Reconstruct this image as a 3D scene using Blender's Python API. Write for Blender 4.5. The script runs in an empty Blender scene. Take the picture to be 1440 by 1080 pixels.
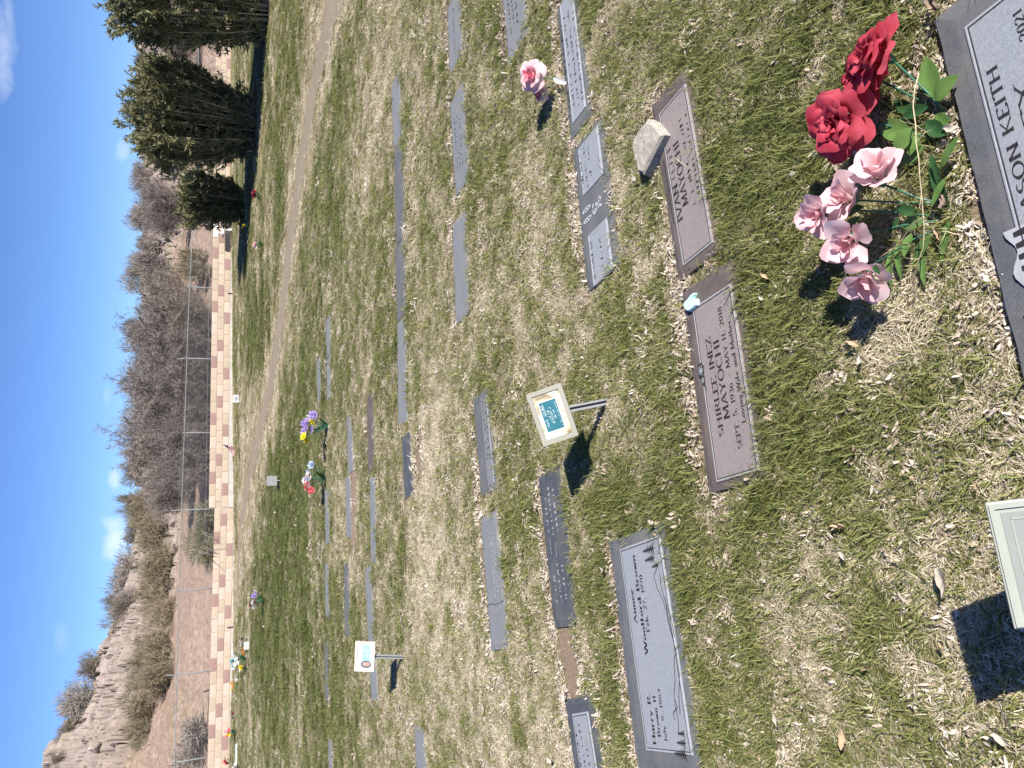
import bpy, bmesh, math, random
import numpy as np
from mathutils import Vector, Matrix

# ------------------------------------------------------------------ camera
H = 1.55; FPX = 1082.0; PIT = math.radians(23.2); ROL = math.radians(-1.3)
SUN_AZ = math.radians(135.5 + 180); SUN_EL = math.radians(36.8)      # where the sun stands (shadows run to 135.5 deg)
sc = bpy.context.scene
COL = sc.collection
R0 = np.array([1., 0, 0]); F0 = np.array([0, math.cos(PIT), -math.sin(PIT)]); D0 = np.array([0, -math.sin(PIT), -math.cos(PIT)])
CR = math.cos(ROL)*R0 + math.sin(ROL)*D0          # right, with the phone held upright
CD = -math.sin(ROL)*R0 + math.cos(ROL)*D0         # down
CAM = np.array([0, 0, H])
cd_ = bpy.data.cameras.new('camera'); cam = bpy.data.objects.new('camera', cd_); COL.objects.link(cam)
cd_.sensor_fit = 'HORIZONTAL'; cd_.sensor_width = 36; cd_.lens = 36*FPX/1440; cd_.clip_start = .02; cd_.clip_end = 6000
M = Matrix.Identity(4)
for i in range(3):                                 # the photograph lies on its side: picture right = world down
    M[i][0] = CD[i]; M[i][1] = CR[i]; M[i][2] = -F0[i]; M[i][3] = CAM[i]
cam.matrix_world = M
sc.camera = cam

def ray(ix, iy):
    return ((1080-iy)-540)/FPX*CR + (ix-720)/FPX*CD + F0

# ------------------------------------------------------------------ world and sun
w = bpy.data.worlds.new('World'); sc.world = w; w.use_nodes = True
nt = w.node_tree; N = nt.nodes; L = nt.links
for n in list(N): N.remove(n)
out = N.new('ShaderNodeOutputWorld'); bg = N.new('ShaderNodeBackground'); sky = N.new('ShaderNodeTexSky')
sky.sky_type = 'NISHITA'; sky.sun_disc = False
sky.sun_elevation = SUN_EL; sky.sun_rotation = math.pi/2 - SUN_AZ
sky.altitude = 1300; sky.air_density = 0.75; sky.dust_density = 0.0; sky.ozone_density = 3.5
bg.inputs['Strength'].default_value = 0.074
tc = N.new('ShaderNodeTexCoord')
noi = N.new('ShaderNodeTexNoise'); noi.inputs['Scale'].default_value = 26; noi.inputs['Detail'].default_value = 7; noi.inputs['Roughness'].default_value = .62
L.new(tc.outputs['Generated'], noi.inputs['Vector'])
def wmath(op, a, b=None, c=None):
    n = N.new('ShaderNodeMath'); n.operation = op
    for k, v in enumerate((a, b, c)):
        if v is None: continue
        if isinstance(v, (int, float)): n.inputs[k].default_value = v
        else: L.new(v, n.inputs[k])
    return n.outputs[0]
def wdot(v):
    n = N.new('ShaderNodeVectorMath'); n.operation = 'DOT_PRODUCT'; n.inputs[1].default_value = tuple(v)
    L.new(tc.outputs['Generated'], n.inputs[0]); return n.outputs['Value']
cloud = None
for (ix, iy, su, sv, amt) in ((163, 757, .030, .015, .8), (161, 676, .014, .007, .5), (150, 556, .016, .006, .22),
                              (172, 214, .014, .007, .30), (2, 60, .055, .012, .40), (86, 893, .02, .008, .12), (12, 20, .05, .008, .3)):
    c = ray(ix, iy); c = c/np.linalg.norm(c)
    u = np.cross(c, [0, 0, 1.]); u /= np.linalg.norm(u); v = np.cross(u, c)
    a = wmath('DIVIDE', wdot(u), su); b = wmath('DIVIDE', wdot(v), sv)
    r = wmath('SQRT', wmath('ADD', wmath('MULTIPLY', a, a), wmath('MULTIPLY', b, b)))
    front = wmath('GREATER_THAN', wdot(c), .5)
    f = wmath('SUBTRACT', wmath('MULTIPLY_ADD', noi.outputs['Fac'], 2.6, -.35), r)
    f = wmath('MULTIPLY', wmath('MULTIPLY', N and wmath('SMOOTH_MIN', wmath('MAXIMUM', f, 0), .85, .3), amt), front)
    cloud = f if cloud is None else wmath('MAXIMUM', cloud, f)
mx = N.new('ShaderNodeMixRGB'); mx.inputs['Color2'].default_value = (7.4, 7.9, 8.8, 1)
tint = N.new('ShaderNodeMixRGB'); tint.blend_type = 'MULTIPLY'; tint.inputs['Fac'].default_value = 1; tint.inputs['Color2'].default_value = (.67, .81, 1.06, 1)   # the deep clear blue of dry high-desert air
L.new(sky.outputs[0], tint.inputs['Color1']); L.new(cloud, mx.inputs['Fac']); L.new(tint.outputs[0], mx.inputs['Color1'])
L.new(mx.outputs[0], bg.inputs['Color']); L.new(bg.outputs[0], out.inputs['Surface'])
sd = bpy.data.lights.new('sun', 'SUN'); sd.energy = 4.8; sd.angle = math.radians(.53); sd.color = (1, .955, .88)
so = bpy.data.objects.new('sun', sd); COL.objects.link(so)
sdir = Vector((math.cos(SUN_AZ)*math.cos(SUN_EL), math.sin(SUN_AZ)*math.cos(SUN_EL), math.sin(SUN_EL)))
so.rotation_euler = sdir.to_track_quat('Z', 'Y').to_euler(); so.location = (8, -8, 12)
vs = sc.view_settings; vs.view_transform = 'Standard'; vs.look = 'None'; vs.exposure = 0.97; vs.gamma = 1; vs.use_curve_mapping = False
sc.render.engine = 'CYCLES'

# ------------------------------------------------------------------ terrain function and pixel -> place
def ss(a, b, t):
    t = np.clip((np.asarray(t, float)-a)/(b-a), 0, 1); return t*t*(3-2*t)
WX = [-40, -13, -9, -4.6, -1.7, 3.4, 7.7, 12.4, 40]; WZ = [0, -.05, -.17, -.16, -.10, -.03, .09, .10, .15]
def tz(x, y):
    x = np.asarray(x, float); y = np.asarray(y, float); yy = np.maximum(y, 0)
    k = ss(9, 27, yy)
    z = -0.26*(1-np.exp(-yy/3.6))*(1-k) + k*np.interp(x, WX, WZ)
    z = z - 0.035*x*np.exp(-(y/4.5)**2)*np.exp(-(x/4)**2)
    return z + 0.03*np.sin(x*.23+1)*np.sin(y*.31)*ss(5, 12, y)*(1-ss(20, 27, y))
TS = np.concatenate([np.arange(.5, 8, .02), np.arange(8, 60, .1)])
def gp(ix, iy, dz=0.):
    d = ray(ix, iy); P = CAM + TS[:, None]*d
    f = P[:, 2]-tz(P[:, 0], P[:, 1])-dz; i = int(np.argmax(f < 0))
    if f[i] >= 0: i = len(TS)-1
    a, b = TS[i-1], TS[i]
    for _ in range(22):
        m = (a+b)/2; p = CAM+m*d
        if p[2]-tz(p[0], p[1])-dz < 0: b = m
        else: a = m
    return CAM+b*d
def at_y(ix, iy, y):
    d = ray(ix, iy); return CAM + d*(y/d[1])
def normal(x, y):
    e = .15; n = Vector((-(tz(x+e, y)-tz(x-e, y))/(2*e), -(tz(x, y+e)-tz(x, y-e))/(2*e), 1)); return n.normalized()
def hsh(i, j, s):
    n = (i*374761393 + j*668265263 + s*982451653) & 0xffffffff
    n = ((n ^ (n >> 13))*1274126177) & 0xffffffff
    return ((n ^ (n >> 16)) & 0xffff)/65535.0
def vnoise(x, y, s=0):
    x = np.asarray(x, float); y = np.asarray(y, float)
    i = np.floor(x).astype(np.int64); j = np.floor(y).astype(np.int64); u = x-i; v = y-j; u = u*u*(3-2*u); v = v*v*(3-2*v)
    return (hsh(i, j, s)*(1-u)+hsh(i+1, j, s)*u)*(1-v)+(hsh(i, j+1, s)*(1-u)+hsh(i+1, j+1, s)*u)*v
def fbm(x, y, s=0, o=4):
    t = 0; a = .5
    for k in range(o): t = t+a*vnoise(x, y, s+k*17); x = x*2.03+5.1; y = y*2.03+3.7; a *= .5
    return t

# ------------------------------------------------------------------ helpers
def prop(o, label=None, cat=None, group=None, kind=None):
    for k, v in (('label', label), ('category', cat), ('group', group), ('kind', kind)):
        if v: o[k] = v
    return o
def empty(name, loc, label, cat, group=None, rot=None):
    o = bpy.data.objects.new(name, None); o.empty_display_size = .1; COL.objects.link(o)
    if rot is not None: o.matrix_world = Matrix.Translation(loc) @ rot.to_4x4()
    else: o.location = loc
    return prop(o, label, cat, group)
def link(name, me, mat=None, parent=None, loc=None, rot=None, scl=None):
    o = bpy.data.objects.new(name, me); COL.objects.link(o)
    if mat is not None and not me.materials: me.materials.append(mat)
    if parent: o.parent = parent
    if loc is not None: o.location = loc
    if rot is not None: o.rotation_euler = rot
    if scl is not None: o.scale = scl if hasattr(scl, '__len__') else (scl,)*3
    return o
def mesh(name, V, Fc, mat=None, smooth=False):
    me = bpy.data.meshes.new(name); me.from_pydata([tuple(map(float, v)) for v in V], [], Fc)
    if mat: me.materials.append(mat)
    if smooth: me.polygons.foreach_set('use_smooth', [True]*len(me.polygons))
    me.update(); return me
class MB:
    def __init__(s): s.V = []; s.F = []
    def box(s, x0, x1, y0, y1, z0, z1):
        b = len(s.V); s.V += [(x, y, z) for z in (z0, z1) for y in (y0, y1) for x in (x0, x1)]
        s.F += [tuple(b+i for i in f) for f in ((0, 2, 3, 1), (4, 5, 7, 6), (0, 1, 5, 4), (1, 3, 7, 5), (3, 2, 6, 7), (2, 0, 4, 6))]; return s
    def tube(s, pts, rad, n=6, cap=True):
        pts = [Vector(p) for p in pts]; b0 = len(s.V)
        rad = rad if hasattr(rad, '__len__') else [rad]*len(pts)
        for i, p in enumerate(pts):
            d = (pts[min(i+1, len(pts)-1)]-pts[max(i-1, 0)]).normalized()
            a = d.orthogonal().normalized() if i == 0 else (pa - d*pa.dot(d)).normalized()
            pa = a; c = d.cross(a)
            for k in range(n):
                t = 2*math.pi*k/n; s.V.append(tuple(p+(a*math.cos(t)+c*math.sin(t))*rad[i]))
        for i in range(len(pts)-1):
            for k in range(n):
                a0 = b0+i*n+k; a1 = b0+i*n+(k+1) % n; s.F.append((a0, a1, a1+n, a0+n))
        if cap:
            s.F.append(tuple(b0+k for k in reversed(range(n)))); e = b0+(len(pts)-1)*n; s.F.append(tuple(e+k for k in range(n)))
        return s
    def poly(s, pts):
        b = len(s.V); s.V += [tuple(p) for p in pts]; s.F.append(tuple(range(b, b+len(pts)))); return s
    def me(s, name, mat=None, smooth=False): return mesh(name, s.V, s.F, mat, smooth)
def bevel_box(name, x, y, z0, z1, bv, mat, seg=2):
    bm = bmesh.new(); bmesh.ops.create_cube(bm, size=1)
    for v in bm.verts: v.co = ((v.co.x)*x, (v.co.y)*y, z0+(v.co.z+.5)*(z1-z0))
    bmesh.ops.bevel(bm, geom=bm.edges[:], offset=bv, segments=seg, affect='EDGES', profile=.6)
    me = bpy.data.meshes.new(name); bm.to_mesh(me); bm.free(); me.materials.append(mat); return me

# ------------------------------------------------------------------ materials
def mat_new(name):
    m = bpy.data.materials.new(name); m.use_nodes = True; t = m.node_tree
    return m, t, t.nodes, t.links, t.nodes['Principled BSDF']
def ramp(t, fac, stops):
    r = t.nodes.new('ShaderNodeValToRGB')
    while len(r.color_ramp.elements) < len(stops): r.color_ramp.elements.new(.5)
    for e, (p, c) in zip(r.color_ramp.elements, stops): e.position = p; e.color = (*c, 1)
    t.links.new(fac, r.inputs[0]); return r.outputs[0]
def tex(t, scale, detail=4, rough=.55, coord='Object', kind='ShaderNodeTexNoise'):
    c = t.nodes.new('ShaderNodeTexCoord'); n = t.nodes.new(kind); n.inputs['Scale'].default_value = scale
    if kind == 'ShaderNodeTexNoise': n.inputs['Detail'].default_value = detail; n.inputs['Roughness'].default_value = rough
    t.links.new(c.outputs[coord], n.inputs['Vector']); return n
def bump(t, h, b, strength=.4, dist=.01):
    n = t.nodes.new('ShaderNodeBump'); n.inputs['Strength'].default_value = strength; n.inputs['Distance'].default_value = dist
    t.links.new(h, n.inputs['Height']); t.links.new(n.outputs[0], b.inputs['Normal'])
def mixc(t, fac, a, b, mode='MIX'):
    n = t.nodes.new('ShaderNodeMixRGB'); n.blend_type = mode
    for k, v in ((0, fac), (1, a), (2, b)):
        if isinstance(v, (int, float)): n.inputs[k].default_value = v
        elif isinstance(v, tuple): n.inputs[k].default_value = (*v, 1)
        else: t.links.new(v, n.inputs[k])
    return n.outputs[0]
def plain(name, col, rough=.7, var=.15, scale=30, bmp=0, spec=.3, metal=0, coord='Object', trans=0):
    m, t, Nn, Ln, b = mat_new(name)
    n = tex(t, scale, 5, .6, coord); lo = tuple(c*(1-var) for c in col); hi = tuple(min(1, c*(1+var)) for c in col)
    Ln.new(ramp(t, n.outputs['Fac'], ((.3, lo), (.7, hi))), b.inputs['Base Color'])
    b.inputs['Roughness'].default_value = rough; b.inputs['Specular IOR Level'].default_value = spec; b.inputs['Metallic'].default_value = metal
    if bmp: bump(t, n.outputs['Fac'], b, bmp, .01)
    if trans:
        b.inputs['Transmission Weight'].default_value = trans
    return m
def leafmat(name, lo, hi, rough=.55, transl=.35, seed_scale=9, spec=.25):
    """thin leaf / petal: colour varied by noise, some light passes through"""
    m, t, Nn, Ln, b = mat_new(name)
    n = tex(t, seed_scale, 3, .6); c = ramp(t, n.outputs['Fac'], ((.32, lo), (.68, hi)))
    Ln.new(c, b.inputs['Base Color']); b.inputs['Roughness'].default_value = rough; b.inputs['Specular IOR Level'].default_value = spec
    tr = Nn.new('ShaderNodeBsdfTranslucent'); Ln.new(c, tr.inputs['Color']); mxs = Nn.new('ShaderNodeMixShader'); mxs.inputs[0].default_value = transl
    o = Nn['Material Output']; Ln.new(b.outputs[0], mxs.inputs[1]); Ln.new(tr.outputs[0], mxs.inputs[2]); Ln.new(mxs.outputs[0], o.inputs['Surface'])
    return m
def granite(name, base, spk, rough=.55, sscale=420, bmp=.25):
    m, t, Nn, Ln, b = mat_new(name)
    n1 = tex(t, sscale, 2, .7); n2 = tex(t, 7, 5, .65); n3 = tex(t, 150, 3, .6)
    c1 = ramp(t, n1.outputs['Fac'], ((.34, tuple(c*.55 for c in base)), (.5, base), (.68, spk)))
    c2 = mixc(t, .55, c1, ramp(t, n3.outputs['Fac'], ((.35, tuple(c*.8 for c in base)), (.65, tuple(min(1, c*1.2) for c in base)))))
    dust = ramp(t, n2.outputs['Fac'], ((.42, (0, 0, 0)), (.62, (.35, .35, .35)), (.8, (.75, .75, .75))))
    Ln.new(mixc(t, dust, c2, tuple(min(1, .6*c+.11*d) for c, d in zip(base, (1.25, 1.05, .85)))), b.inputs['Base Color'])
    b.inputs['Roughness'].default_value = rough; b.inputs['Specular IOR Level'].default_value = .35
    bump(t, n1.outputs['Fac'], b, bmp, .002); return m
G_EDGE = granite('granite_grey_rough', (.10, .105, .115), (.22, .23, .24), .7)
G_PANEL = granite('granite_grey_panel', (.25, .268, .30), (.36, .38, .42), .6)
G_DARK = granite('granite_charcoal', (.062, .068, .078), (.13, .14, .155), .5)
G_MID = granite('granite_mid_grey', (.175, .183, .195), (.31, .32, .34), .65)
B_EDGE = granite('granite_mauve_rough', (.098, .077, .071), (.2, .165, .155), .7)
B_PANEL = granite('granite_mauve_panel', (.235, .20, .195), (.35, .30, .29), .6)
INK = plain('engraved_black', (.022, .021, .022), .8)
PALE = plain('engraved_pale', (.40, .41, .42), .8)
LINE = plain('engraved_border', (.035, .036, .04), .8)
LIGHTLINE = plain('panel_bevel_pale', (.36, .37, .39), .6)
STRAWM = plain('dry_straw', (.50, .41, .26), .8, .3, 60)
STEMG = plain('plastic_stem_green', (.035, .13, .075), .45, .2, 40, spec=.5)
LEAFG = leafmat('plastic_leaf_green', (.075, .16, .035), (.15, .26, .07), .45, .25, 14, .5)
LEAFD = leafmat('plastic_leaf_dark', (.02, .07, .022), (.05, .12, .04), .5, .2, 14)
RED = leafmat('silk_petal_red', (.47, .03, .06), (.64, .11, .15), .8, .3, 16)
PINK = leafmat('silk_petal_pink', (.74, .38, .41), (.82, .58, .60), .75, .35, 16)
ROSEP = leafmat('silk_petal_rose_pink', (.70, .10, .18), (.82, .42, .45), .6, .35, 20)
BLUSH = leafmat('silk_petal_blush', (.77, .48, .51), (.84, .68, .69), .6, .35, 20)
WHITEM = leafmat('silk_white', (.72, .72, .70), (.82, .82, .80), .6, .3, 30)

# ------------------------------------------------------------------ the stroke lettering (Roman, thick uprights and thin bars)
def arc(cx, cy, rx, ry, a0, a1, n=12):
    return [(cx+rx*math.cos(math.radians(a0+(a1-a0)*i/n)), cy+ry*math.sin(math.radians(a0+(a1-a0)*i/n))) for i in range(n+1)]
def P_(*a): return [(a[i], a[i+1]) for i in range(0, len(a), 2)]
GL = {
 'A': (.8, [P_(.04, 0, .4, 1, .76, 0), P_(.18, .36, .62, .36)]), 'B': (.66, [P_(.1, 0, .1, 1), P_(.1, 1, .3, 1)+arc(.3, .76, .24, .24, 90, -90)+P_(.1, .52), arc(.32, .26, .26, .26, 90, -90)+P_(.1, 0)]),
 'C': (.76, [arc(.42, .5, .36, .5, 45, 315)]), 'E': (.62, [P_(.1, 0, .1, 1), P_(.1, 1, .56, 1, .56, .86), P_(.1, .52, .44, .52), P_(.1, 0, .58, 0, .58, .16)]),
 'F': (.6, [P_(.1, 0, .1, 1), P_(.1, 1, .56, 1, .56, .86), P_(.1, .52, .44, .52)]), 'G': (.8, [arc(.42, .5, .36, .5, 45, 340), P_(.76, .0, .76, .42, .52, .42)]),
 'H': (.82, [P_(.12, 0, .12, 1), P_(.7, 0, .7, 1), P_(.12, .52, .7, .52)]), 'I': (.34, [P_(.17, 0, .17, 1)]), 'J': (.42, [P_(.3, 1, .3, .1)+arc(.14, .02, .16, .16, 0, -110, 6)]),
 'K': (.78, [P_(.12, 0, .12, 1), P_(.68, 1, .14, .46), P_(.26, .56, .74, 0)]), 'L': (.6, [P_(.1, 0, .1, 1), P_(.1, 0, .58, 0, .58, .18)]),
 'M': (.94, [P_(.08, 0, .14, 1), P_(.14, 1, .47, .1, .8, 1), P_(.8, 1, .86, 0)]), 'N': (.82, [P_(.12, 0, .12, 1), P_(.12, 1, .7, 0), P_(.7, 0, .7, 1)]),
 'O': (.86, [arc(.43, .5, .37, .5, 0, 360, 20)]), 'P': (.62, [P_(.1, 0, .1, 1), P_(.1, 1, .3, 1)+arc(.3, .74, .26, .26, 90, -90)+P_(.1, .48)]),
 'R': (.72, [P_(.1, 0, .1, 1), P_(.1, 1, .3, 1)+arc(.3, .74, .25, .26, 90, -90)+P_(.1, .48), P_(.3, .48, .68, 0)]),
 'S': (.6, [arc(.3, .75, .22, .25, 40, 270, 9)+arc(.3, .25, .24, .25, 90, -140, 9)]), 'T': (.7, [P_(.35, 0, .35, 1), P_(.04, .86, .04, 1, .66, 1, .66, .86)]),
 'V': (.8, [P_(.04, 1, .4, 0, .76, 1)]), 'W': (1.1, [P_(.04, 1, .3, 0, .55, 1, .8, 0, 1.06, 1)]), 'Y': (.76, [P_(.04, 1, .38, .46, .72, 1), P_(.38, .46, .38, 0)]), 'Z': (.68, [P_(.08, .84, .08, 1, .62, 1, .06, 0, .62, 0, .62, .16)]),
 '0': (.56, [arc(.28, .5, .22, .5, 0, 360, 18)]), '1': (.4, [P_(.1, .82, .22, 1, .22, 0)]), '2': (.56, [arc(.27, .74, .21, .26, 170, -35, 8)+P_(.06, .0, .5, 0)]),
 '3': (.54, [arc(.25, .75, .2, .25, 150, -90, 8), arc(.25, .26, .23, .26, 90, -150, 8)]), '5': (.54, [P_(.46, 1, .14, 1, .1, .55)+arc(.25, .3, .23, .3, 110, -150, 9)]),
 '6': (.56, [arc(.28, .28, .22, .28, 0, 360, 14), P_(.06, .3, .16, .75, .42, 1)]), '7': (.54, [P_(.06, .86, .06, 1, .48, 1, .2, 0)]),
 '8': (.56, [arc(.28, .75, .18, .25, 0, 360, 12), arc(.28, .26, .22, .26, 0, 360, 12)]), '9': (.56, [arc(.28, .7, .22, .3, 0, 360, 14), P_(.5, .68, .4, .25, .14, 0)]),
 '.': (.26, [P_(.1, .0, .1, .1)]), ',': (.26, [P_(.12, .1, .06, -.14)]), '-': (.7, [P_(.06, .4, .64, .4)]), ' ': (.4, []), '&': (.7, [P_(.62, 0, .15, .75), arc(.27, .82, .15, .18, 200, -40, 8), P_(.4, .72, .12, .4)+arc(.28, .25, .22, .25, 150, 350, 8)]),
 'a': (.52, [arc(.24, .3, .18, .3, 0, 360, 12), P_(.42, .6, .42, 0)]), 'b': (.52, [P_(.1, 0, .1, 1), arc(.28, .3, .18, .3, 0, 360, 12)]), 'd': (.54, [P_(.44, 0, .44, 1), arc(.25, .3, .18, .3, 0, 360, 12)]),
 'e': (.5, [P_(.06, .32, .42, .32)+arc(.24, .3, .18, .3, 5, 310, 10)]), 'f': (.36, [P_(.14, 0, .14, .82)+arc(.26, .84, .12, .15, 180, 50, 5), P_(.02, .58, .3, .58)]),
 'g': (.52, [arc(.24, .32, .18, .28, 0, 360, 12), P_(.42, .6, .42, -.1)+arc(.24, -.1, .18, .2, 0, -150, 6)]), 'h': (.54, [P_(.1, 0, .1, 1), P_(.1, .4)+arc(.27, .4, .16, .2, 160, 0, 6)+P_(.43, 0)]),
 'i': (.26, [P_(.13, 0, .13, .6), P_(.13, .78, .13, .86)]), 'l': (.26, [P_(.13, 0, .13, 1)]), 'm': (.8, [P_(.1, 0, .1, .6), P_(.1, .4)+arc(.25, .42, .15, .18, 160, 0, 5)+P_(.4, 0), P_(.4, .4)+arc(.55, .42, .15, .18, 160, 0, 5)+P_(.7, 0)]),
 'n': (.54, [P_(.1, 0, .1, .6), P_(.1, .4)+arc(.27, .4, .16, .2, 160, 0, 6)+P_(.43, 0)]), 'o': (.52, [arc(.26, .3, .2, .3, 0, 360, 12)]), 'r': (.4, [P_(.1, 0, .1, .6), P_(.1, .4)+arc(.26, .42, .14, .18, 160, 40, 5)]),
 't': (.36, [P_(.16, .9, .16, .08, .3, 0), P_(.02, .6, .3, .6)]), 'u': (.54, [P_(.1, .6, .1, .2)+arc(.26, .2, .16, .2, 180, 340, 6), P_(.43, .6, .43, 0)]), 'v': (.5, [P_(.04, .6, .25, 0, .46, .6)]),
 'w': (.7, [P_(.04, .6, .2, 0, .35, .6, .5, 0, .66, .6)]), 'y': (.5, [P_(.04, .6, .26, .02), P_(.46, .6, .16, -.3)])}
def glyphs(text, thick=.16, thin=.085, serif=True):
    """-> list of quads/polys in em units (cap height 1) and the advance"""
    polys = []; x = 0
    for ch in text:
        adv, strokes = GL.get(ch, GL[' '])
        for st in strokes:
            for i in range(len(st)-1):
                (x0, y0), (x1, y1) = st[i], st[i+1]; dx, dy = x1-x0, y1-y0; l = math.hypot(dx, dy)
                if l < 1e-5: continue
                th = thin+(thick-thin)*abs(dy/l)**1.5
                if dx*dy > 0 and abs(dx) > .12*l and len(st) < 5: th = thin+(th-thin)*.35      # rising diagonals are thin
                hx = max(th, thin)/2
                if abs(dy) > abs(dx)*.8: q = [(x0-hx, y0), (x0+hx, y0), (x1+hx, y1), (x1-hx, y1)]
                else: nx, ny = -dy/l*th/2, dx/l*th/2; q = [(x0+nx, y0+ny), (x0-nx, y0-ny), (x1-nx, y1-ny), (x1+nx, y1+ny)]
                polys.append([(x+a, b) for a, b in q])
            if serif and len(st) < 4:
                for (ex, ey), (ox, oy) in ((st[0], st[1]), (st[-1], st[-2])):
                    if (abs(ey) < .01 or abs(ey-1) < .01) and abs(oy-ey) > .3 and abs(ox-ex) < abs(oy-ey):
                        sg = 1 if ey < .5 else -1
                        polys.append([(x+ex-.13, ey), (x+ex+.13, ey), (x+ex+.13, ey+sg*.05), (x+ex-.13, ey+sg*.05)])
        x += adv+.08
    return polys, x-.08
def scrawl(n, seed):
    """worn lettering that cannot be read: upright and slanting marks, letter by letter"""
    r = random.Random(seed); polys = []; x = 0
    for k in range(n):
        if r.random() < .14: x += .5; continue
        for j in range(r.choice((1, 2, 2, 3))):
            a = x+r.uniform(0, .45); y0 = r.uniform(0, .3); y1 = r.uniform(.6, 1); s = r.uniform(-.16, .16); t = r.uniform(.08, .16)
            if r.random() < .25: y1 = y0+.1; polys.append([(a, y0), (a+.4, y0), (a+.4, y0+.09), (a, y0+.09)])
            else: polys.append([(a, y0), (a+t, y0), (a+t+s, y1), (a+s, y1)])
        x += .72
    return polys, x

# ------------------------------------------------------------------ ground
DRYB = []        # (x, y, radius, strength) blobs of drier (+) / greener (-) lawn
for (ix, iy, r, s) in ((1300, 330, .35, .25), (1090, 520, .3, -.12), (1200, 900, .5, .05), (1030, 250, .4, -.25), (1180, 110, .5, -.2), (930, 560, .5, -.05), (740, 300, .6, .05), (760, 430, .5, .12),
                       (640, 520, .6, .32), (600, 300, .8, .2), (540, 60, 1.2, .3), (620, 850, .9, .32), (540, 1000, 1., .25), (700, 1000, .6, .2), (860, 900, .35, -.1), (860, 690, .35, -.22), (900, 740, .3, -.25), (800, 930, .25, .35), (1000, 760, .5, -.15), (590, 650, .7, .4),
                       (480, 680, 1., .3), (500, 500, 1., .05), (460, 250, 2., -.22), (520, 200, .9, .25), (400, 720, 2.2, -.36), (375, 830, 2.5, -.32), (385, 950, 2.5, -.2), (420, 640, 1.2, -.3), (395, 180, 2.5, -.32), (362, 480, 2.5, -.3), (440, 900, 1.8, -.2), (430, 420, 1.2, -.15), (470, 1000, 1.5, -.1), (352, 640, 1.6, .55), (345, 695, 1.8, .6), (368, 605, 1.3, .5), (383, 560, 1.0, .4), (340, 600, 1.2, .2), (375, 300, 1.5, .15), (410, 120, 1.5, .15)):
    p = gp(ix, iy); DRYB.append((p[0], p[1], r, s))
PATHPX = [(490, -60), (470, 0), (446, 100), (428, 200), (415, 290), (405, 370), (397, 440), (385, 520), (372, 580), (358, 640), (347, 690), (338, 750), (334, 820)]
PATH = [gp(*p)[:2] for p in PATHPX]
def path_dist(x, y):
    d = np.full(np.shape(x), 1e9)
    for (a, b) in zip(PATH[:-1], PATH[1:]):
        ab = b-a; t = np.clip(((x-a[0])*ab[0]+(y-a[1])*ab[1])/(ab@ab), 0, 1)
        d = np.minimum(d, np.hypot(x-a[0]-t*ab[0], y-a[1]-t*ab[1]))
    return d
def dryness(x, y):
    x = np.asarray(x, float); y = np.asarray(y, float)
    d = .5+.6*(fbm(x*1.1, y*1.1, 3, 3)-.44)+.5*(fbm(x*5.5, y*5.5, 9, 2)-.37)
    d = d+1.0*(fbm(x*.5+y*.06, y*1.6-.3*x, 31, 3)-.44)*ss(8, 14, y)
    for bx, by, r, s in DRYB: d = d+(s if s > 0 or by > 7 else .55*s)*np.exp(-((x-bx)**2+(y-by)**2)/(r*r))
    pd = path_dist(x, y); side = np.exp(-(pd/ (.55+.03*y))**2)
    d = d+.75*side*ss(4, 10, y)
    wd = (29+.22*x-y); d = d+.45*np.exp(-(wd/.9)**2)
    return np.clip(d, 0, 1)
BARE = [(gp(ix, iy)[:2], r) for ix, iy, r in ((797, 905, .12), (803, 935, .13), (808, 962, .1), (592, 620, .12), (590, 655, .14), (497, 660, .2), (497, 690, .22), (498, 725, .2), (497, 755, .18), (775, 830, .06), (1388, 300, .05))]
def bare(x, y):
    b = np.zeros(np.shape(x))
    for (c, r) in BARE: b = np.maximum(b, 1-ss(.6, 1.25, np.hypot((x-c[0]), (y-c[1]))/r))
    return b

def grid_axis(spans):
    a = []
    for lo, hi, st in spans: a += list(np.arange(lo, hi, st))
    return np.array(a+[spans[-1][1]])
gx = grid_axis([(-45, -16, 1.5), (-16, -4, .25), (-4, 4, .1), (4, 18, .25), (18, 46.5, 1.5)])
gy = grid_axis([(-14, -1, 1.), (-1, 6, .08), (6, 14, .16), (14, 30, .3), (30, 40, 1.)])
GX, GY = np.meshgrid(gx, gy); GZ = tz(GX, GY)+.008*(fbm(GX*3, GY*3, 77, 3)-.45)*(GY < 14)
nx, ny = len(gx), len(gy)
V = np.stack([GX.ravel(), GY.ravel(), GZ.ravel()], 1)
idx = np.arange(nx*ny).reshape(ny, nx)
Fq = np.stack([idx[:-1, :-1].ravel(), idx[:-1, 1:].ravel(), idx[1:, 1:].ravel(), idx[1:, :-1].ravel()], 1)
me = bpy.data.meshes.new('ground'); me.from_pydata(V.tolist(), [], Fq.tolist()); me.polygons.foreach_set('use_smooth', [True]*len(me.polygons))
at = me.attributes.new('dry', 'FLOAT', 'POINT'); at.data.foreach_set('value', dryness(GX, GY).ravel().astype(np.float32))
at = me.attributes.new('bare', 'FLOAT', 'POINT'); at.data.foreach_set('value', bare(GX, GY).ravel().astype(np.float32))
m, t, Nn, Ln, b = mat_new('lawn_soil_and_thatch')
a1 = Nn.new('ShaderNodeAttribute'); a1.attribute_name = 'dry'; a2 = Nn.new('ShaderNodeAttribute'); a2.attribute_name = 'bare'
n1 = tex(t, 55, 5, .7); n2 = tex(t, 9, 5, .65); n3 = tex(t, 260, 3, .6)
thatch = ramp(t, n1.outputs['Fac'], ((.3, (.13, .10, .055)), (.5, (.30, .24, .14)), (.72, (.50, .42, .27))))
green = ramp(t, n1.outputs['Fac'], ((.3, (.035, .05, .012)), (.55, (.085, .115, .028)), (.75, (.17, .19, .07))))
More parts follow.
